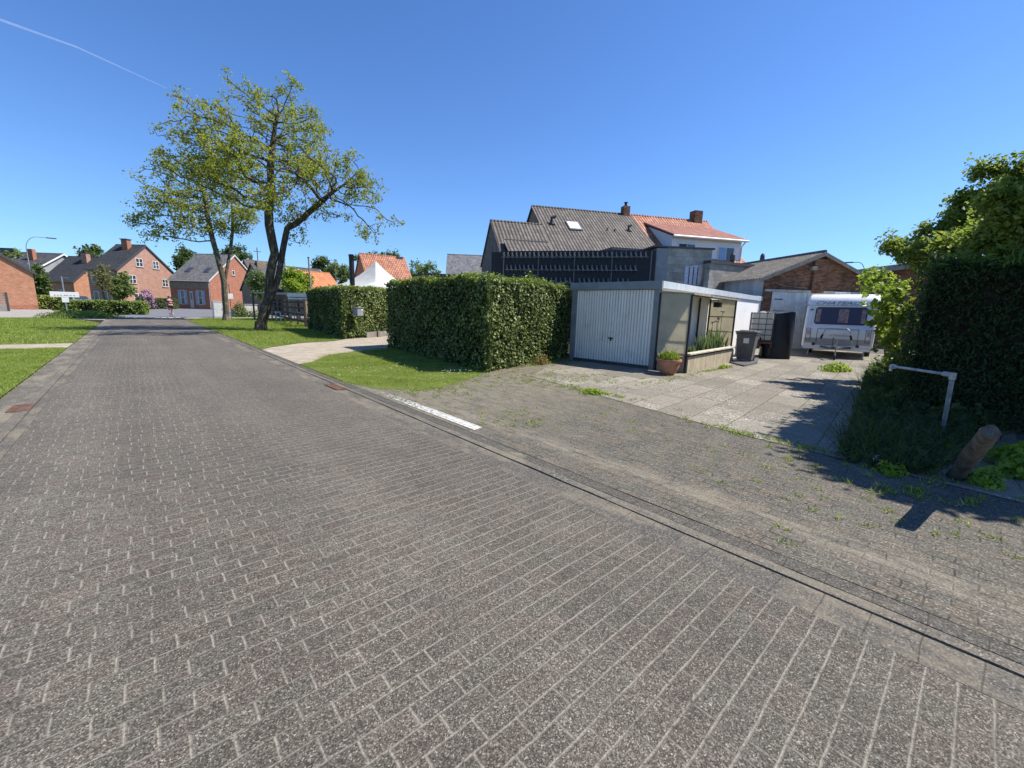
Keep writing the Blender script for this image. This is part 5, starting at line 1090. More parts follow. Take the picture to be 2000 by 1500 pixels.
# ---- concrete block building with slanted window
A = Vector((20.3, 11.35, 0)); B = Vector((22.6, 9.95, 0)); A = Vector((*G(1305, 482, 4.85), 0)); B = Vector((*G(1392, 486, 4.85), 0)); e2 = B-A; L = e2.length; az2 = math.atan2(e2.y, e2.x)
t = thing('block_building', 'stained concrete block building with a slanted white window beside the rack wall', 'building', tuple(A), az2)
m = MB(); m.box(0, L, 0, 4, 0, 4.8); m.build('wall', BLOCK, t)
m = MB(); m.box(-.62, -.005, -.1, .6, 0, 4.75); m.build('grey_panel', TRIM, t)
m = MB(); m.box(-.8, L+.1, -.08, 4.1, 4.802, 4.88); m.build('roof', DGREY, t)
u0, u1 = L*.42, L*.8; m = MB(); vs = [(u0, -.03, 3.0), (u1, -.03, 3.0), (u1, -.03, 4.05), (u0, -.03, 3.9)]; m.add(vs+[(x, -.002, z) for x, y, z in vs], [(0, 1, 2, 3), (0, 4, 5, 1), (1, 5, 6, 2), (2, 6, 7, 3), (3, 7, 4, 0)]); wn = m.build('window', simple('milky_glass', (.5, .52, .6), .3), t)
m = MB()
for i in range(1, 4): u = u0+(u1-u0)*i/4; m.box(u-.02, u+.02, -.055, -.031, 3.0, 3.9)
m.build('bars', DGREY, wn)
# low wall behind the shed with two flues
A = Vector((*G(1388, 508, 4.2), 0)); B = Vector((*G(1520, 522, 4.2), 0)); e2 = B-A; az2 = math.atan2(e2.y, e2.x)
t = thing('yard_wall', 'long flat topped block wall behind the corrugated shed roof', 'wall', tuple(A), az2)
m = MB(); m.box(0, e2.length, 0, .3, 0, 4.05); m.build('wall', BLOCK, t); m = MB(); m.box(-.05, e2.length+.05, -.08, .38, 4.052, 4.2); m.build('coping', DGREY, t)
for (px, pt_, lb, w_) in ((1432, 495, 'squat black flue pipe on the yard wall, left of the other', .13), (1490, 496, 'slim black flue pipe on the yard wall beside the shed roof', .11)):
    d_ = 30.; tp = D(px, pt_, d_); t = thing('flue_pipe', lb, 'flue', (tp.x, tp.y, 0), 0); m = MB(); m.tube([(0, 0, 0), (0, 0, tp.z-.15)], w_, 10); m.build('pipe', BLACK, t); m = MB(); m.lathe([(w_, 0), (w_*1.25, .05), (w_*1.1, .3), (w_*.6, .42)], 12, (0, 0, tp.z-.4)); m.build('cowl', DGREY, t)
A = D(1418, 496, 42.); t, rf = ridgehouse('house', 'sliver of an orange roof showing right of the white dormer', D(1395, 485, 45.), A, A.z+.6, A.z-2.4, 3., OLDBR, ORTILE)
# ---- shed
S0 = Vector((21.4, 6.95, 0)); S1 = Vector((25.75, 3.9, 0)); ge = S1-S0; W = ge.length; ga = math.atan2(ge.y, ge.x)
t = thing('shed', 'old brick shed with mossy corrugated roof and whitewashed doors behind the caravan', 'shed', tuple(S0), ga)
# local x along gable, y back
SH = 3.25; SR = 4.35; SL = 9.
m = MB(); m.add([(0, 0, 0), (W, 0, 0), (W, 0, SH), (W/2, 0, SR), (0, 0, SH)], [(0, 1, 2, 3, 4)]); m.box(W*.44, W*.56, -.1, -.005, 2.6, SR-.25); m.build('gable_wall', OLDBR, t)
m = MB(); m.quad((0, 0, 0), (0, 0, SH), (0, SL, SH), (0, SL, 0)); m.quad((W, 0, 0), (W, SL, 0), (W, SL, SH), (W, 0, SH)); m.build('side_wall', m_streak('pale_plaster', (.3, .32, .34), (.45, .48, .5), 1., .9, 0., (.2, .2, .2)), t)
CORR = m_streak('mossy_fibre_sheet', (.1, .088, .072), (.24, .22, .19), 7., .95, 0., (.06, .055, .035), .6)
def corr_roof(m, x0, z0, x1, z1, y0, y1, pitch=.177, amp=.028):
    n = int((y1-y0)/pitch*6); vs = []; 
    for i in range(n+1):
        y = y0+(y1-y0)*i/n; o = amp*math.sin(2*PI*(y-y0)/pitch); vs += [(x0, y, z0+o), (x1, y, z1+o), (x0, y, z0+o-.012), (x1, y, z1+o-.012)]
    fs = [];
    for i in range(n): a = i*4; fs += [(a, a+1, a+5, a+4), (a+2, a+6, a+7, a+3), (a, a+4, a+6, a+2)]
    fs += [(0, 2, 3, 1), (n*4, n*4+1, n*4+3, n*4+2)]; m.add(vs, fs)
m = MB(); sl = (SR-SH)/(W/2); corr_roof(m, -.35, SH-.35*sl+.05, W/2, SR+.06, -.2, SL+.2); corr_roof(m, W/2, SR+.06, W+.35, SH-.35*sl+.05, -.2, SL+.2); rf = m.build('roof', CORR, t)
m = MB(); 
for a, b in (((-.35, SH-.35*sl), (W/2, SR)), ((W/2, SR), (W+.35, SH-.35*sl))): m.slab((a[0], -.24, a[1]-.12), (b[0], -.24, b[1]-.12), (b[0], -.24, b[1]+.04), (a[0], -.24, a[1]+.04), .035)
m.build('barge_board', GREYWOOD, rf)
m = MB(); m.tube([(W/2, -.22, SR+.08), (W/2, SL+.2, SR+.08)], .08, 6); m.build('ridge', CORR, rf)
DW = m_streak('old_whitewash', (.6, .58, .53), (.8, .78, .72), 4., .85, 0., (.24, .22, .19), .4)
m = MB(); corr(m, (.55, -.03), (W*.42, -.03), .05, 2.15, .09, .015, (0, -1)); m.box(.5, W*.42, -.025, -.003, .02, 2.6); m.box(.55, 1.0, -.05, -.026, 1.9, 2.45); dr = m.build('door', DW, t); m = MB(); m.box(.6, 1., -.075, -.051, 2.25, 2.29).box(.6, 1.1, -.075, -.052, 1.75, 1.78); m.build('hinge', DGREY, dr)
m = MB(); corr(m, (W*.425, -.03), (W*.82, -.03), .05, 2.5, .12, .015, (0, -1)); m.box(W*.425, W*.82, -.025, -.003, .02, 2.6); dr = m.build('door', DW, t); m = MB(); m.box(W*.44, W*.5, -.075, -.051, 1.1, 1.3); m.build('latch', DGREY, dr)
m = MB(); m.box(.1, W*.95, -.09, -.004, 2.602, 2.7); m.build('door_rail', m_streak('flaking_rail', (.3, .28, .25), (.6, .58, .54), 8.), t)
m = MB(); m.rbox(W*.4, W*.45, -.22, -.01, SR-.75, SR-.6, .01, 1).tube([(.6, -.06, 2.95), (1.2, -.06, 2.85), (W*.4, -.06, 2.8)], .012, 5); m.build('flood_light', GREYWOOD, t)
m = MB(); m.box(0.7, .95, -.07, -.002, .0, .25); m.build('kerb_stone', CONC, t)
# ---- far corrugated building at right, lamp
A = Vector((*G(1672, 531, 4.6), 0)); B = Vector((*G(1790, 522, 4.6), 0)); e2 = B-A; az2 = math.atan2(e2.y, e2.x)
A_ = D(1668, 528, 34.); B_ = D(1800, 512, 30.); e2 = Vector((B_.x-A_.x, B_.y-A_.y, 0)); az2 = math.atan2(e2.y, e2.x)
t = thing('barn', 'brick barn with shallow grey corrugated roof right of the shed', 'barn', (A_.x, A_.y, 0), az2); L = e2.length
m = MB(); m.box(.1, L, .3, 8, 0, A_.z-.2); m.build('wall', OLDBR, t); m = MB(); m.box(0, L+.2, -.05, .02, A_.z-.3, A_.z-.02); m.build('fascia', TRIM, t)
m = MB(); n_ = 120; vs = []
for i in range(n_+1):
    x = (L+.2)*i/n_; o = .03*math.sin(i*PI/2); vs += [(x, 0.03, A_.z+o), (x, 7., A_.z+1.1+o)]
m.add(vs, [(2*i, 2*i+2, 2*i+3, 2*i+1) for i in range(n_)]); m.build('roof', CORR, t)
def lamp(label, tip, top, foot, hgt):
    t = thing('street_lamp', label, 'street lamp', tuple(foot)); f = Vector(foot)
    top = Vector(top)-f; tip = Vector(tip)-f
    m = MB(); m.tube([(0, 0, 0), (0, 0, .9)], .1, 10).tube([(0, 0, .9), (top.x*.0, top.y*.0, top.z*.82)], [.075, .05], 8); m.build('pole', STEEL, t)
    pts = [Vector((0, 0, top.z*.82))]; 
    for i in range(1, 9): a = i/8*PI/2; pts.append(Vector((tip.x*.42*(1-math.cos(a)), tip.y*.42*(1-math.cos(a)), top.z*.82+(tip.z-top.z*.82)*math.sin(a))))
    pts.append(Vector((tip.x*.8, tip.y*.8, tip.z))); m = MB(); m.tube(pts, .04, 7); m.build('arm', STEEL, t)
    d = Vector((tip.x, tip.y, 0)).normalized(); s_ = Vector((-d.y, d.x, 0)); q = Matrix(((d.x, s_.x, 0, tip.x*.9), (d.y, s_.y, 0, tip.y*.9), (0, 0, 1, tip.z), (0, 0, 0, 1)))
    m = MB(); m.rbox(-.45, .45, -.12, .12, -.05, .07, .03, 2, q); m.build('lamp_head', DGREY, t); return t
dl = 80.; f = D(64, 560, dl); tp = D(60, 500, dl); ti = D(106, 466, dl)
lamp('tall curved grey street lamp rising behind the orange brick gable', ti, (f.x, f.y, ti.z), (f.x, f.y, 0), 9)
f = D(1684, 560, 60.); ti = D(1653, 513, 60.)
lamp('distant street lamp arm between the shed roof and the barn roof', ti, (f.x, f.y, ti.z), (f.x, f.y, 0), 6)
# ================================================================== tent, flue, poles, fence, carport
C0 = D(735, 560, 31.); t = thing('party_tent', 'white pointed party tent rising above the ivy hedge', 'tent', (C0.x, C0.y, 0), math.radians(20))
hp = 2.5; zp = D(735, 511, 31.).z; ze = 2.62; m = MB(); n = 10; vs = []; fs = []
for k in range(n+1):
    f_ = k/n; s_ = hp*(1-f_)+.03; z = ze+(zp-ze)*(f_**2.2*.94+.06*f_)
    for j in range(16):
        q, r_ = divmod(j, 4); a0 = [(-1, -1), (1, -1), (1, 1), (-1, 1)]; p, u = a0[q], a0[(q+1) % 4]; v = r_/4; x = p[0]+(u[0]-p[0])*v; y = p[1]+(u[1]-p[1])*v; sag = .1*math.sin(v*PI)*(1-f_)*.6
        vs.append((x*s_*(1-sag*.25), y*s_*(1-sag*.25), z))
fs = [(k*16+j, k*16+(j+1) % 16, (k+1)*16+(j+1) % 16, (k+1)*16+j) for k in range(n) for j in range(16)]
m.add(vs, fs); m.build('canopy', m_trans('tent_cloth', (.8, .79, .75), .3), t, smooth=True)
m = MB()
for x0, y0_, x1, y1_ in ((-1, -1, 1, -1), (1, -1, 1, 1), (1, 1, -1, 1), (-1, 1, -1, -1)): m.slab((x0*hp, y0_*hp, ze-.22), (x1*hp, y1_*hp, ze-.22), (x1*hp, y1_*hp, ze), (x0*hp, y0_*hp, ze), .01)
m.build('valance', simple('beige_cloth', (.5, .44, .33), .9), t)
for sx in (-1, 1):
    for sy in (-1, 1): m = MB(); m.tube([(sx*hp, sy*hp, 0), (sx*hp, sy*hp, ze-.02)], .04, 8); m.build('leg', STEEL, t)
dd_ = 24.5; b_ = D(690, 600, dd_); tp = D(689, 497, dd_); t = thing('stove_pipe', 'black stove pipe standing before the white party tent', 'stove pipe', (b_.x, b_.y, 0)); m = MB(); m.lathe([(.13, 1.), (.13, tp.z-.02), (.11, tp.z)], 18); m.build('pipe', simple('sooty_steel', (.04, .03, .028), .4, .5), t, smooth=True); m = MB(); m.lathe([(.14, 2.9), (.14, 2.96)], 18); m.build('collar', BLACK, t); m = MB(); m.rbox(-.35, .35, -.3, .3, 0, 1., .05, 2); m.build('stove', BLACK, t)
for (px, p0_, p1_, d_, lb) in ((604, 504, 600, 37., 'thin wooden pole standing before the bright orange roof'), (557, 507, 600, 44., 'pale wooden pole beside the forked street tree'), (655, 507, 600, 80., 'very thin distant mast among the trees left of the stove pipe')):
    tp = D(px, p0_, d_); t = thing('pole', lb, 'pole', (tp.x, tp.y, 0)); m = MB(); m.tube([(0, 0, 0), (-.06, 0, tp.z)], [.075 if d_ < 60 else .05, .06 if d_ < 60 else .03], 8); m.build('shaft', GREYWOOD, t); m = MB(); m.lathe([(.08, 0), (.08, .06), (.02, .09)], 8, (-.06, 0, tp.z)); m.build('cap', DGREY, t)
# dark wooden fence beyond the first tree
A = Vector((7.95, 28.2, 0)); B = Vector((10.2, 49., 0)); e2 = B-A; az2 = math.atan2(e2.y, e2.x)
t = thing('wooden_fence', 'dark wooden post and rail fence behind the forked street tree', 'fence', tuple(A), az2); L = e2.length
k = 0; u = .4
while u < L:
    m = MB(); m.box(u-.06, u+.06, -.06, .06, 0, 1.75); m.build('post', OLDWOOD, t); u += 2.9
for z_, h_ in ((.3, .14), (.72, .14), (1.12, .14), (1.5, .12)):
    m = MB(); m.box(0, L, .062, .1, z_, z_+h_); m.build('rail', OLDWOOD, t)
A = D(524, 573, 40.); B = D(612, 572, 38.); t = thing('carport', 'open carport with flat metal roof and white beam behind the wooden fence', 'carport', (A.x, A.y, 0), math.atan2(B.y-A.y, B.x-A.x)); L = math.hypot(B.x-A.x, B.y-A.y); zr = A.z
m = MB(); m.box(-1.5, L, 0, 4.5, zr, zr+.1); m.build('roof', simple('sheet_metal', (.3, .31, .33), .4, .4), t); m = MB(); m.box(1.6, L, -.06, -.005, zr-.22, zr+.02).box(1.62, L, -.02, .03, zr-.42, zr-.3); m.build('beam', WHITE, t)
for x_ in (-1.4, 1.7, L-.1):
    m = MB(); m.box(x_-.05, x_+.05, .03, .13, 0, zr-.002); m.build('post', WHITE if x_ > 0 else DGREY, t)
t = thing('garden_table', 'white garden table under the carport', 'table', tuple(Vector((*at(560, 40.5), 0))), .3); m = MB(); m.box(-.9, .9, -.4, .4, .7, .75); m.build('table_top', WHITE, t)
for x_ in (-.8, .8):
    for y_ in (-.32, .32): m = MB(); m.box(x_-.03, x_+.03, y_-.03, y_+.03, 0, .698); m.build('leg', WHITE, t)
p = at(487, 50.); t = thing('garden_wall', 'low ivy covered concrete wall left of the wooden fence', 'wall', (p[0]-.45, p[1], 0), .25); m = MB(); m.box(0, 1.2, 0, .25, 0, 1.2); m.build('wall', OFFW, t); m = MB(); m.box(-.05, 1.25, -.05, .3, 1.202, 1.28); m.build('coping', CONC, t)
shrublet('ivy_clump', 'ivy clump smothering the left end of the low garden wall', 'shrub', (p[0]-.95, p[1]-.3, 0), (.7, .5), 1.55, 1500, .14, FARLEAF, 61)
shrublet('shrub', 'weedy green shrub at the foot of the low garden wall', 'shrub', (p[0]+.2, p[1]-.7, 0), (1.2, .4), .8, 700, .15, FARLEAF, 62)
# utility cabinet, small sign, nameplate sign
c = G(427, 621); t = thing('utility_cabinet', 'pale grey utility cabinet at the foot of the farther street tree', 'cabinet', (c[0], c[1], 0), .1); m = MB(); m.rbox(-.37, .37, -.22, .22, .08, 1.42, .02, 2); m.build('body', simple('cabinet_grey', (.5, .5, .48), .5), t); m = MB(); m.box(-.33, .33, -.235, -.222, .14, 1.28); dd = m.build('door', simple('cabinet_door', (.55, .55, .53), .5), t); m = MB(); m.box(.24, .28, -.25, -.236, .7, .85); m.build('handle', DGREY, dd); m = MB(); m.box(-.4, .4, -.25, .25, 0, .078); m.build('plinth', CONC, t); m = MB(); m.rbox(-.4, .4, -.25, .25, 1.422, 1.48, .015, 1); m.build('lid', OFFW, t)
c = G(453, 624); t = thing('small_sign', 'small square white sign on a thin post right of the farther street tree', 'sign', (c[0], c[1], 0)); zs = D(453, 579, math.hypot(*c)).z; m = MB(); m.tube([(0, 0, 0), (0, 0, zs+1.)], .025, 8); m.build('post', DGREY, t); m = MB(); m.rbox(-.21, .21, -.07, -.03, zs-.21, zs+.21, .01, 1); m.build('plate', WHITE, t)
c = D(131, 605, 50.); t = thing('street_name_sign', 'white street name sign on a grey post behind the oval shrub bed', 'sign', (c.x, c.y, 0)); dd_ = 50.
zt = D(125, 540, dd_).z; z1 = D(128, 575, dd_).z; m = MB(); m.tube([(0, 0, 0), (-.02, 0, zt)], .04, 8); m.build('post', STEEL, t)
m = MB(); m.rbox(-.82, .82, -.07, -.045, z1-.22, z1+.2, .015, 1); pl = m.build('name_plate', WHITE, t); m = MB()
for i, u in enumerate((-.55, -.38, -.2, 0., .14, .33, .52)): m.box(u-.05, u+.05, -.075, -.071, z1-.1, z1-.06)
m.build('lettering', DGREY, pl)
m = MB(); m.rbox(-.2, .2, -.07, -.045, z1-.64, z1-.24, .01, 1); m.build('lower_plate', WHITE, t); m = MB(); m.tube([(-.02, 0, zt-.05), (.25, 0, zt-.1)], .03, 6).rbox(.12, .4, -.08, .08, zt-.28, zt-.08, .03, 1); m.build('bracket', DGREY, t)
# ---- left hedges and shrubs
def lowhedge(name, label, poly, h, dens, ls, mat, seed, bulge=.12): return tag(hedge_mesh(poly, h, dens, ls, .7, bulge=bulge, tilt=.7, seed=seed).build(name, [mat, TWIG]), label, 'hedge' if name != 'shrub_bed' else 'shrub bed')
HEDGEG = m_leaf('box_hedge_leaf', [(.1, (.09, .13, .025)), (.5, (.18, .24, .04)), (.9, (.3, .36, .08))], .55, .25)
def oval(cx, cy_, rx, ry, n=12, rot=0.): return [(cx+rx*math.cos(a)*math.cos(rot)-ry*math.sin(a)*math.sin(rot), cy_+rx*math.cos(a)*math.sin(rot)+ry*math.sin(a)*math.cos(rot)) for a in [2*PI*i/n for i in range(n)]]
a = G(120, 609); b = G(284, 614); lowhedge('clipped_hedge', 'long low clipped hedge on the traffic island', [(-5.1, 58.), (.65, 54.3), (1., 55.6), (-4.9, 60)], 1.12, 190, .17, HEDGEG, 71)
shrublet('shrub_bed', 'low rounded oval shrub bed before the clipped hedge', 'shrub bed', (-2.95, 44.3, 0), (2.1, 1.9), .52, 7000, .1, HEDGEG, 72)
p = at(94, 74.); lowhedge('clipped_hedge', 'short low hedge beside the orange brick gable', [(p[0]-1.6, p[1]-1), (p[0]+1.5, p[1]-1), (p[0]+1.5, p[1]+1), (p[0]-1.6, p[1]+1)], 1.5, 110, .2, HEDGEG, 73)
lowhedge('garden_hedge', 'dark clipped hedge along the gardens right of the purple rhododendron', [(.6, 88.), (5.0, 89.5), (5.6, 92.), (.4, 91)], 1.55, 90, .22, FARLEAF2, 74)
p = at(287, 90.); shrublet('rhododendron', 'purple flowering rhododendron before the largest house', 'shrub', (p[0], p[1]-1., 0), (1.15, 1.), 2.8, 650, .24, FARLEAF2, 75, (PUR, 150, .17))
p = at(1100, 13.5)
shrublet('shrub', 'leafy shrub poking above the hedge at the left garage corner', 'shrub', (9.6, 9.9, 1.5), (.9, .9), 1.15, 1600, .1, IVY, 76)
p = at(583, 41.); bgtree('shrub', 'yellow green shrub behind the carport before the orange roof', 'shrub', (p[0], p[1]), [(582, 555, 28, 22), (566, 548, 18, 18), (598, 560, 14, 14)], 44., FRESH, natt=120, nleaf=2600, ls=.3, step=.5, seed=80, spread=.35)
bgtree('bare_tree', 'slender brownish tree coming into leaf before the largest house', 'tree', at(204, 72.), [(200, 545, 21, 32), (196, 525, 16, 20)], 72., m_leaf('brown_leaf', [(.1, (.13, .1, .04)), (.6, (.2, .17, .07)), (.9, (.26, .24, .1))]), natt=170, nleaf=900, ls=.25, step=.5, seed=81, spread=.4, rtip=.025)
bgtree('garden_tree', 'small rounded green tree before the corner of the largest house', 'tree', at(240, 78.), [(238, 562, 24, 18), (230, 548, 14, 16), (245, 570, 22, 10)], 78., FARLEAF, natt=140, nleaf=3200, ls=.35, step=.6, seed=82, spread=.4)
bgtree('garden_tree', 'dark bushy tree beside the orange brick gable', 'tree', at(80, 88.), [(78, 560, 13, 28), (72, 535, 10, 16), (90, 572, 12, 10)], 88., FARLEAF2, natt=120, nleaf=3000, ls=.4, step=.7, seed=83, spread=.45)
for i, (px, bl, d_, mt_, lb) in enumerate((
    (360, [(360, 512, 20, 24), (368, 495, 10, 14), (348, 520, 12, 12)], 125., FARLEAF2, 'dark tree between the largest house and the shuttered house'),
    (30, [(30, 508, 22, 14), (52, 515, 16, 12)], 140., FARLEAF, 'pale tree behind the orange brick gable'),
    (178, [(180, 492, 14, 10), (170, 496, 10, 7)], 150., FARLEAF2, 'tree top behind the black roof chimney'),
    (455, [(455, 495, 32, 16), (480, 500, 22, 12), (430, 505, 20, 10)], 125., FARLEAF2, 'dark tree behind the shuttered house ridge'),
    (640, [(632, 525, 20, 16), (622, 518, 10, 14)], 95., FARLEAF2, 'dark tree left in the gap between orange roof and stove pipe'),
    (668, [(666, 535, 24, 18), (655, 528, 16, 16), (680, 538, 16, 16)], 90., FARLEAF, 'grey green willow left of the stove pipe'),
    (825, [(820, 530, 26, 24), (806, 516, 12, 12), (848, 538, 20, 12), (840, 520, 14, 10)], 75., FARLEAF, 'green willow right of the steep red tiled roof'),
    (720, [(735, 502, 50, 6), (700, 505, 20, 6)], 110., FARLEAF2, 'tree tops behind the steep red tiled roof'),
    (510, [(505, 545, 14, 20), (495, 560, 14, 16), (520, 560, 10, 14)], 55., FARLEAF, 'knobbly garden tree before the small slate roofed house'))):
    bgtree('background_tree', lb, 'tree', at(px, d_), bl, d_, mt_, natt=110, nleaf=2600, ls=d_*.0045, step=d_*.008, seed=90+i, spread=d_*.006, rtip=d_*.0004, leafrad=d_*.0015)
# ---- slatted fence far left
p = G(21, 608); t = thing('slat_fence', 'grey slatted garden fence at the left edge before the orange brick gable', 'fence', (p[0]-.1, p[1], 0), PI)
for x_ in (0., 2.2, 4.4): m = MB(); m.box(x_-.07, x_+.07, -.06, .06, 0, 1.75); m.build('post', DGREY, t)
for i in range(5): m = MB(); z_ = .7+i*.22; m.box(.072, 4.4, -.03, .02, z_, z_+.13); m.build('slat', GREYWOOD, t)
m = MB(); m.box(.075, 4.32, -.04, .04, 0, .62); m.build('base_panel', CONC, t)
# ---- parked cars far left
def car(label, loc, rz, col, group=None):
    t = thing('parked_car', label, 'car', loc, rz, group); P_ = simple('car_paint', col, .25, .3, .05, coat=.6)
    b = bmesh.new(); pr = [(-2.1, .35), (-2.15, .75), (-1.95, 1.), (-1.5, 1.05), (-.9, 1.48), (.7, 1.5), (1.5, 1.08), (2.1, .92), (2.18, .6), (2.1, .35)]
    def w_(x, z): return .86 if z < 1.1 else .68
    A = [b.verts.new((x, -w_(x, z), z)) for x, z in pr]; B = [b.verts.new((x, w_(x, z), z)) for x, z in pr]; n = len(pr); b.faces.new(list(reversed(A))); b.faces.new(B)
    for i in range(n): b.faces.new((A[i], A[(i+1) % n], B[(i+1) % n], B[i]))
    bmesh.ops.bevel(b, geom=b.edges[:], offset=.06, segments=3, affect='EDGES'); b.verts.index_update(); m = MB(); m.add([q.co[:] for q in b.verts], [[v.index for v in f.verts] for f in b.faces]); b.free(); m.build('body', P_, t, smooth=True)
    m = MB(); m.add([(1.42, -.62, 1.13), (1.42, .62, 1.13), (.82, .56, 1.45), (.82, -.56, 1.45)], [(0, 1, 2, 3)]); m.v = [(x+.05, y, z+.04) for x, y, z in m.v]; m.build('windscreen', GLASS, t)
    m = MB(); m.add([(-1.48, -.62, 1.1), (-.98, -.56, 1.43), (-.98, .56, 1.43), (-1.48, .62, 1.1)], [(0, 1, 2, 3)]); m.v = [(x-.05, y, z+.04) for x, y, z in m.v]; m.build('rear_window', GLASS, t)
    for s_ in (-1, 1):
        m = MB(); m.add([(-1.25, s_*.84, 1.1), (1.3, s_*.84, 1.1), (.65, s_*.73, 1.42), (-.8, s_*.73, 1.42)], [(0, 1, 2, 3)]); m.build('side_window', GLASS, t)
        m = MB(); m.rbox(2.08, 2.2, s_*.62-.18, s_*.62+.18, .68, .84, .03, 1); m.build('headlight', WHITE, t)
        for x_ in (-1.35, 1.35):
            q = Matrix.Translation((x_, s_*.8, .32)) @ Matrix.Rotation(PI/2, 4, 'X'); m = MB(); m.lathe([(.18, -.1), (.32, -.1), (.32, .1), (.18, .1)], 18, m=q); wh = m.build('wheel', BLACK, t); m = MB(); m.lathe([(.02, -.105), (.18, -.105), (.18, .105), (.02, .105)], 12, m=q); m.build('rim', STEEL, wh)
    return t
p = at(155, 78.); car('silver blue car parked before the black roofed brick house', (p[0], p[1], .15), math.radians(-75), (.22, .26, .36))
p = at(82, 98.); car('white car half hidden by the tree at the orange brick gable', (p[0], p[1], .35), math.radians(-60), (.6, .6, .6))
# ================================================================== cyclist
c = G(335, 618.5); CY = thing('bicycle', 'road bicycle ridden away along the crossing street', 'bicycle', (c[0], c[1], -.015), math.radians(96))
# local +x is the riding direction
def wheelset(x, nm):
    m = MB(); q = [(x+.34*math.cos(a), 0, .345+.34*math.sin(a)) for a in [2*PI*i/28 for i in range(29)]]; m.tube(q, .014, 6, cap=False); w_ = m.build('wheel', BLACK, CY)
    m = MB(); 
    for i in range(12): a = i*PI/6; m.tube([(x, .0, .345), (x+.33*math.cos(a), 0, .345+.33*math.sin(a))], .002, 3)
    m.tube([(x, -.05, .345), (x, .05, .345)], .02, 8); m.build('spokes', STEEL, w_)
wheelset(-.5, 0); wheelset(.5, 1)
FR = simple('bike_frame', (.25, .03, .04), .3, .2); m = MB(); bb = (-.08, 0, .3); st = (-.2, 0, .82); hd = (.36, 0, .86); hb = (.39, 0, .72)
m.tube([bb, st], .017, 8).tube([st, hd], .016, 8).tube([bb, hb], .02, 8).tube([hd, hb], .02, 8).tube([bb, (-.5, 0, .345)], .012, 6).tube([st, (-.5, 0, .345)], .01, 6).tube([hb, (.5, 0, .345)], .013, 6); m.build('frame', FR, CY)
m = MB(); m.tube([(-.2, 0, .82), (-.24, 0, .98)], .013, 6).rbox(-.38, -.1, -.06, .06, .98, 1.02, .018, 2); m.build('saddle', BLACK, CY)
m = MB(); m.tube([(.36, 0, .86), (.36, 0, .96), (.44, 0, .98)], .013, 6).tube([(.5, -.21, .84), (.55, -.21, .93), (.46, -.21, .98), (.44, 0, .98), (.46, .21, .98), (.55, .21, .93), (.5, .21, .84)], .013, 6); m.build('handlebar', BLACK, CY)
m = MB(); m.tube([(-.08, -.09, .3), (.06, -.1, .22)], .012, 6).tube([(-.08, .09, .3), (-.22, .1, .38)], .012, 6).lathe([(.09, -.005), (.095, .005)], 16, m=Matrix.Translation((-.08, -.07, .3)) @ Matrix.Rotation(PI/2, 4, 'X')); cr = m.build('crank', STEEL, CY)
PE = thing('person', 'cyclist in dark shorts, striped maroon top and dark helmet riding away', 'person', (c[0], c[1], -.015), math.radians(96))
def skin(name, verts, edges, rad, mat, parent, root=0, sub=2):
    me = bpy.data.meshes.new(name); me.from_pydata(verts, edges, []); me.materials.append(mat); o = bpy.data.objects.new(name, me); COL.objects.link(o); o.parent = parent
    sk = o.modifiers.new('skin', 'SKIN'); 
    if not me.skin_vertices: 
        bmx = bmesh.new(); bmx.from_mesh(me); bmx.verts.layers.skin.verify(); bmx.to_mesh(me); bmx.free()
    for i, r in enumerate(rad): me.skin_vertices[0].data[i].radius = (r, r) if not isinstance(r, tuple) else r; me.skin_vertices[0].data[i].use_root = (i == root)
    sb = o.modifiers.new('sub', 'SUBSURF'); sb.levels = sub; sb.render_levels = sub; return o
SKIN = simple('skin_tone', (.5, .29, .2), .6, var=.08)
# pelvis, spine, neck, head ; arms ; legs (right pedal low, left high)
V_ = [(-.22, 0, 1.0), (-.16, 0, 1.12), (-.03, 0, 1.3), (.1, 0, 1.46), (.16, 0, 1.53), (.2, 0, 1.6), (.22, 0, 1.7)]; E_ = [(0, 1), (1, 2), (2, 3), (3, 4), (4, 5), (5, 6)]; Rr = [(.13, .15), (.12, .145), (.12, .16), (.1, .15), .055, .08, .085]
for s_ in (-1, 1):
    i = len(V_); V_ += [(.09, s_*.17, 1.46), (.2, s_*.24, 1.2), (.42, s_*.22, 1.02), (.49, s_*.215, .97)]; E_ += [(3, i), (i, i+1), (i+1, i+2), (i+2, i+3)]; Rr += [.062, .042, .03, .025]
    # five short finger chains curled over the bar
    for f_ in range(4): j = len(V_); V_ += [(.53, s_*(.2+.012*f_-.01), .985-.004*f_), (.555, s_*(.2+.012*f_-.01), .955)]; E_ += [(i+3, j), (j, j+1)]; Rr += [.009, .008]
    j = len(V_); V_ += [(.5, s_*.19, .955)]; E_ += [(i+3, j)]; Rr += [.01]
    kz = (.12, .62) if s_ < 0 else (.22, .8); an = (-.02, .22) if s_ < 0 else (-.2, .42)
    i = len(V_); V_ += [(-.2, s_*.1, .96), (kz[0], s_*.12, kz[1]), (an[0]-.03, s_*.11, an[1]+.04), (an[0]+.1, s_*.11, an[1]-.02)]; E_ += [(0, i), (i, i+1), (i+1, i+2), (i+2, i+3)]; Rr += [.1, .062, .04, .035]
skin('body', V_, E_, Rr, SKIN, PE)
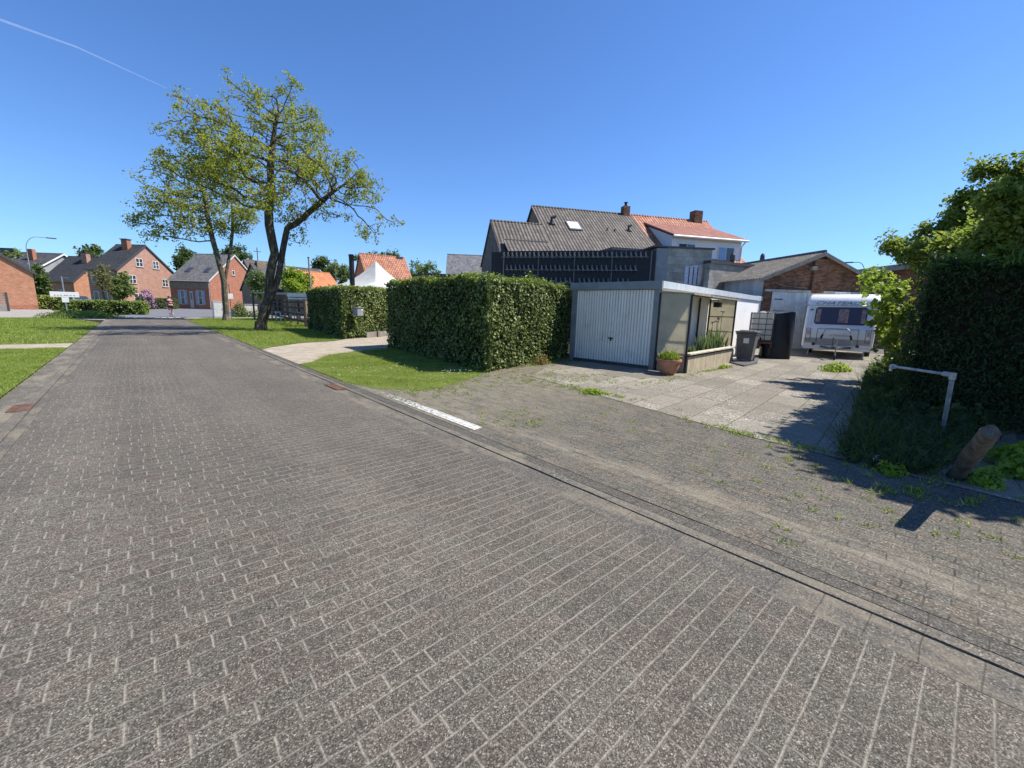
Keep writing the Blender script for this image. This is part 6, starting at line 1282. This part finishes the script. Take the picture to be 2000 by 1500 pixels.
ST = N('striped_jersey'); zz = ST.xyz()[2]; ST.bsdf(ST.ramp(ST.M('FRACT', ST.M('MULTIPLY', zz, 6.)), [(0., (.22, .03, .06)), (.55, (.24, .035, .07)), (.6, (.5, .4, .42)), (.75, (.08, .03, .1))], 'CONSTANT'), .8); ST = ST.m
sv = [(-.2, 0, 1.06), (-.15, 0, 1.14), (-.03, 0, 1.31), (.1, 0, 1.46)]; se = [(0, 1), (1, 2), (2, 3)]; sr = [(.145, .165), (.14, .165), (.135, .18), (.115, .17)]
for s_ in (-1, 1): i = len(sv); sv += [(.09, s_*.17, 1.46), (.16, s_*.215, 1.3)]; se += [(3, i), (i, i+1)]; sr += [.075, .06]
skin('jersey', sv, se, sr, ST, PE)
sv = [(-.22, 0, 1.02), (-.2, 0, .98)]; se = [(0, 1)]; sr = [(.145, .17), (.13, .16)]
for s_ in (-1, 1):
    kz = (.12, .62) if s_ < 0 else (.22, .8); a = Vector((-.2, s_*.1, .96)); b_ = Vector((kz[0], s_*.12, kz[1])); i = len(sv); sv += [tuple(a), tuple(a.lerp(b_, .65))]; se += [(1, i), (i, i+1)]; sr += [.112, .085]
skin('shorts', sv, se, sr, simple('dark_shorts', (.012, .014, .03), .7), PE)
m = MB(); m.lathe([(.115, -.02), (.125, .02), (.11, .07), (.07, .11), (.01, .125)], 18, m=Matrix.Translation((.2, 0, 1.71)) @ Matrix.Diagonal((1.15, .95, 1, 1))); m.build('helmet', BLACK, PE, smooth=True)
for s_ in (-1, 1):
    an = (-.02, .22) if s_ < 0 else (-.2, .42); m = MB(); m.rbox(an[0]-.09, an[0]+.19, s_*.11-.045, s_*.11+.045, an[1]-.07, an[1]+.03, .03, 2); m.build('shoe', WHITE, PE)
    m = MB(); m.tube([(an[0]-.03, s_*.11, an[1]+.03), (an[0]-.02, s_*.11, an[1]+.14)], [.048, .052], 10); m.build('sock', WHITE, PE)
m = MB(); m.tube([(.285, -.02, 1.695), (.31, 0, 1.68), (.285, .02, 1.695)], .012, 5); m.build('nose', SKIN, PE)
# everything at top level that carries geometry needs a label
for o in scene.objects:
    if o.parent is None and o.type in ('MESH', 'EMPTY') and 'category' not in o and 'kind' not in o: o['kind'] = 'structure'
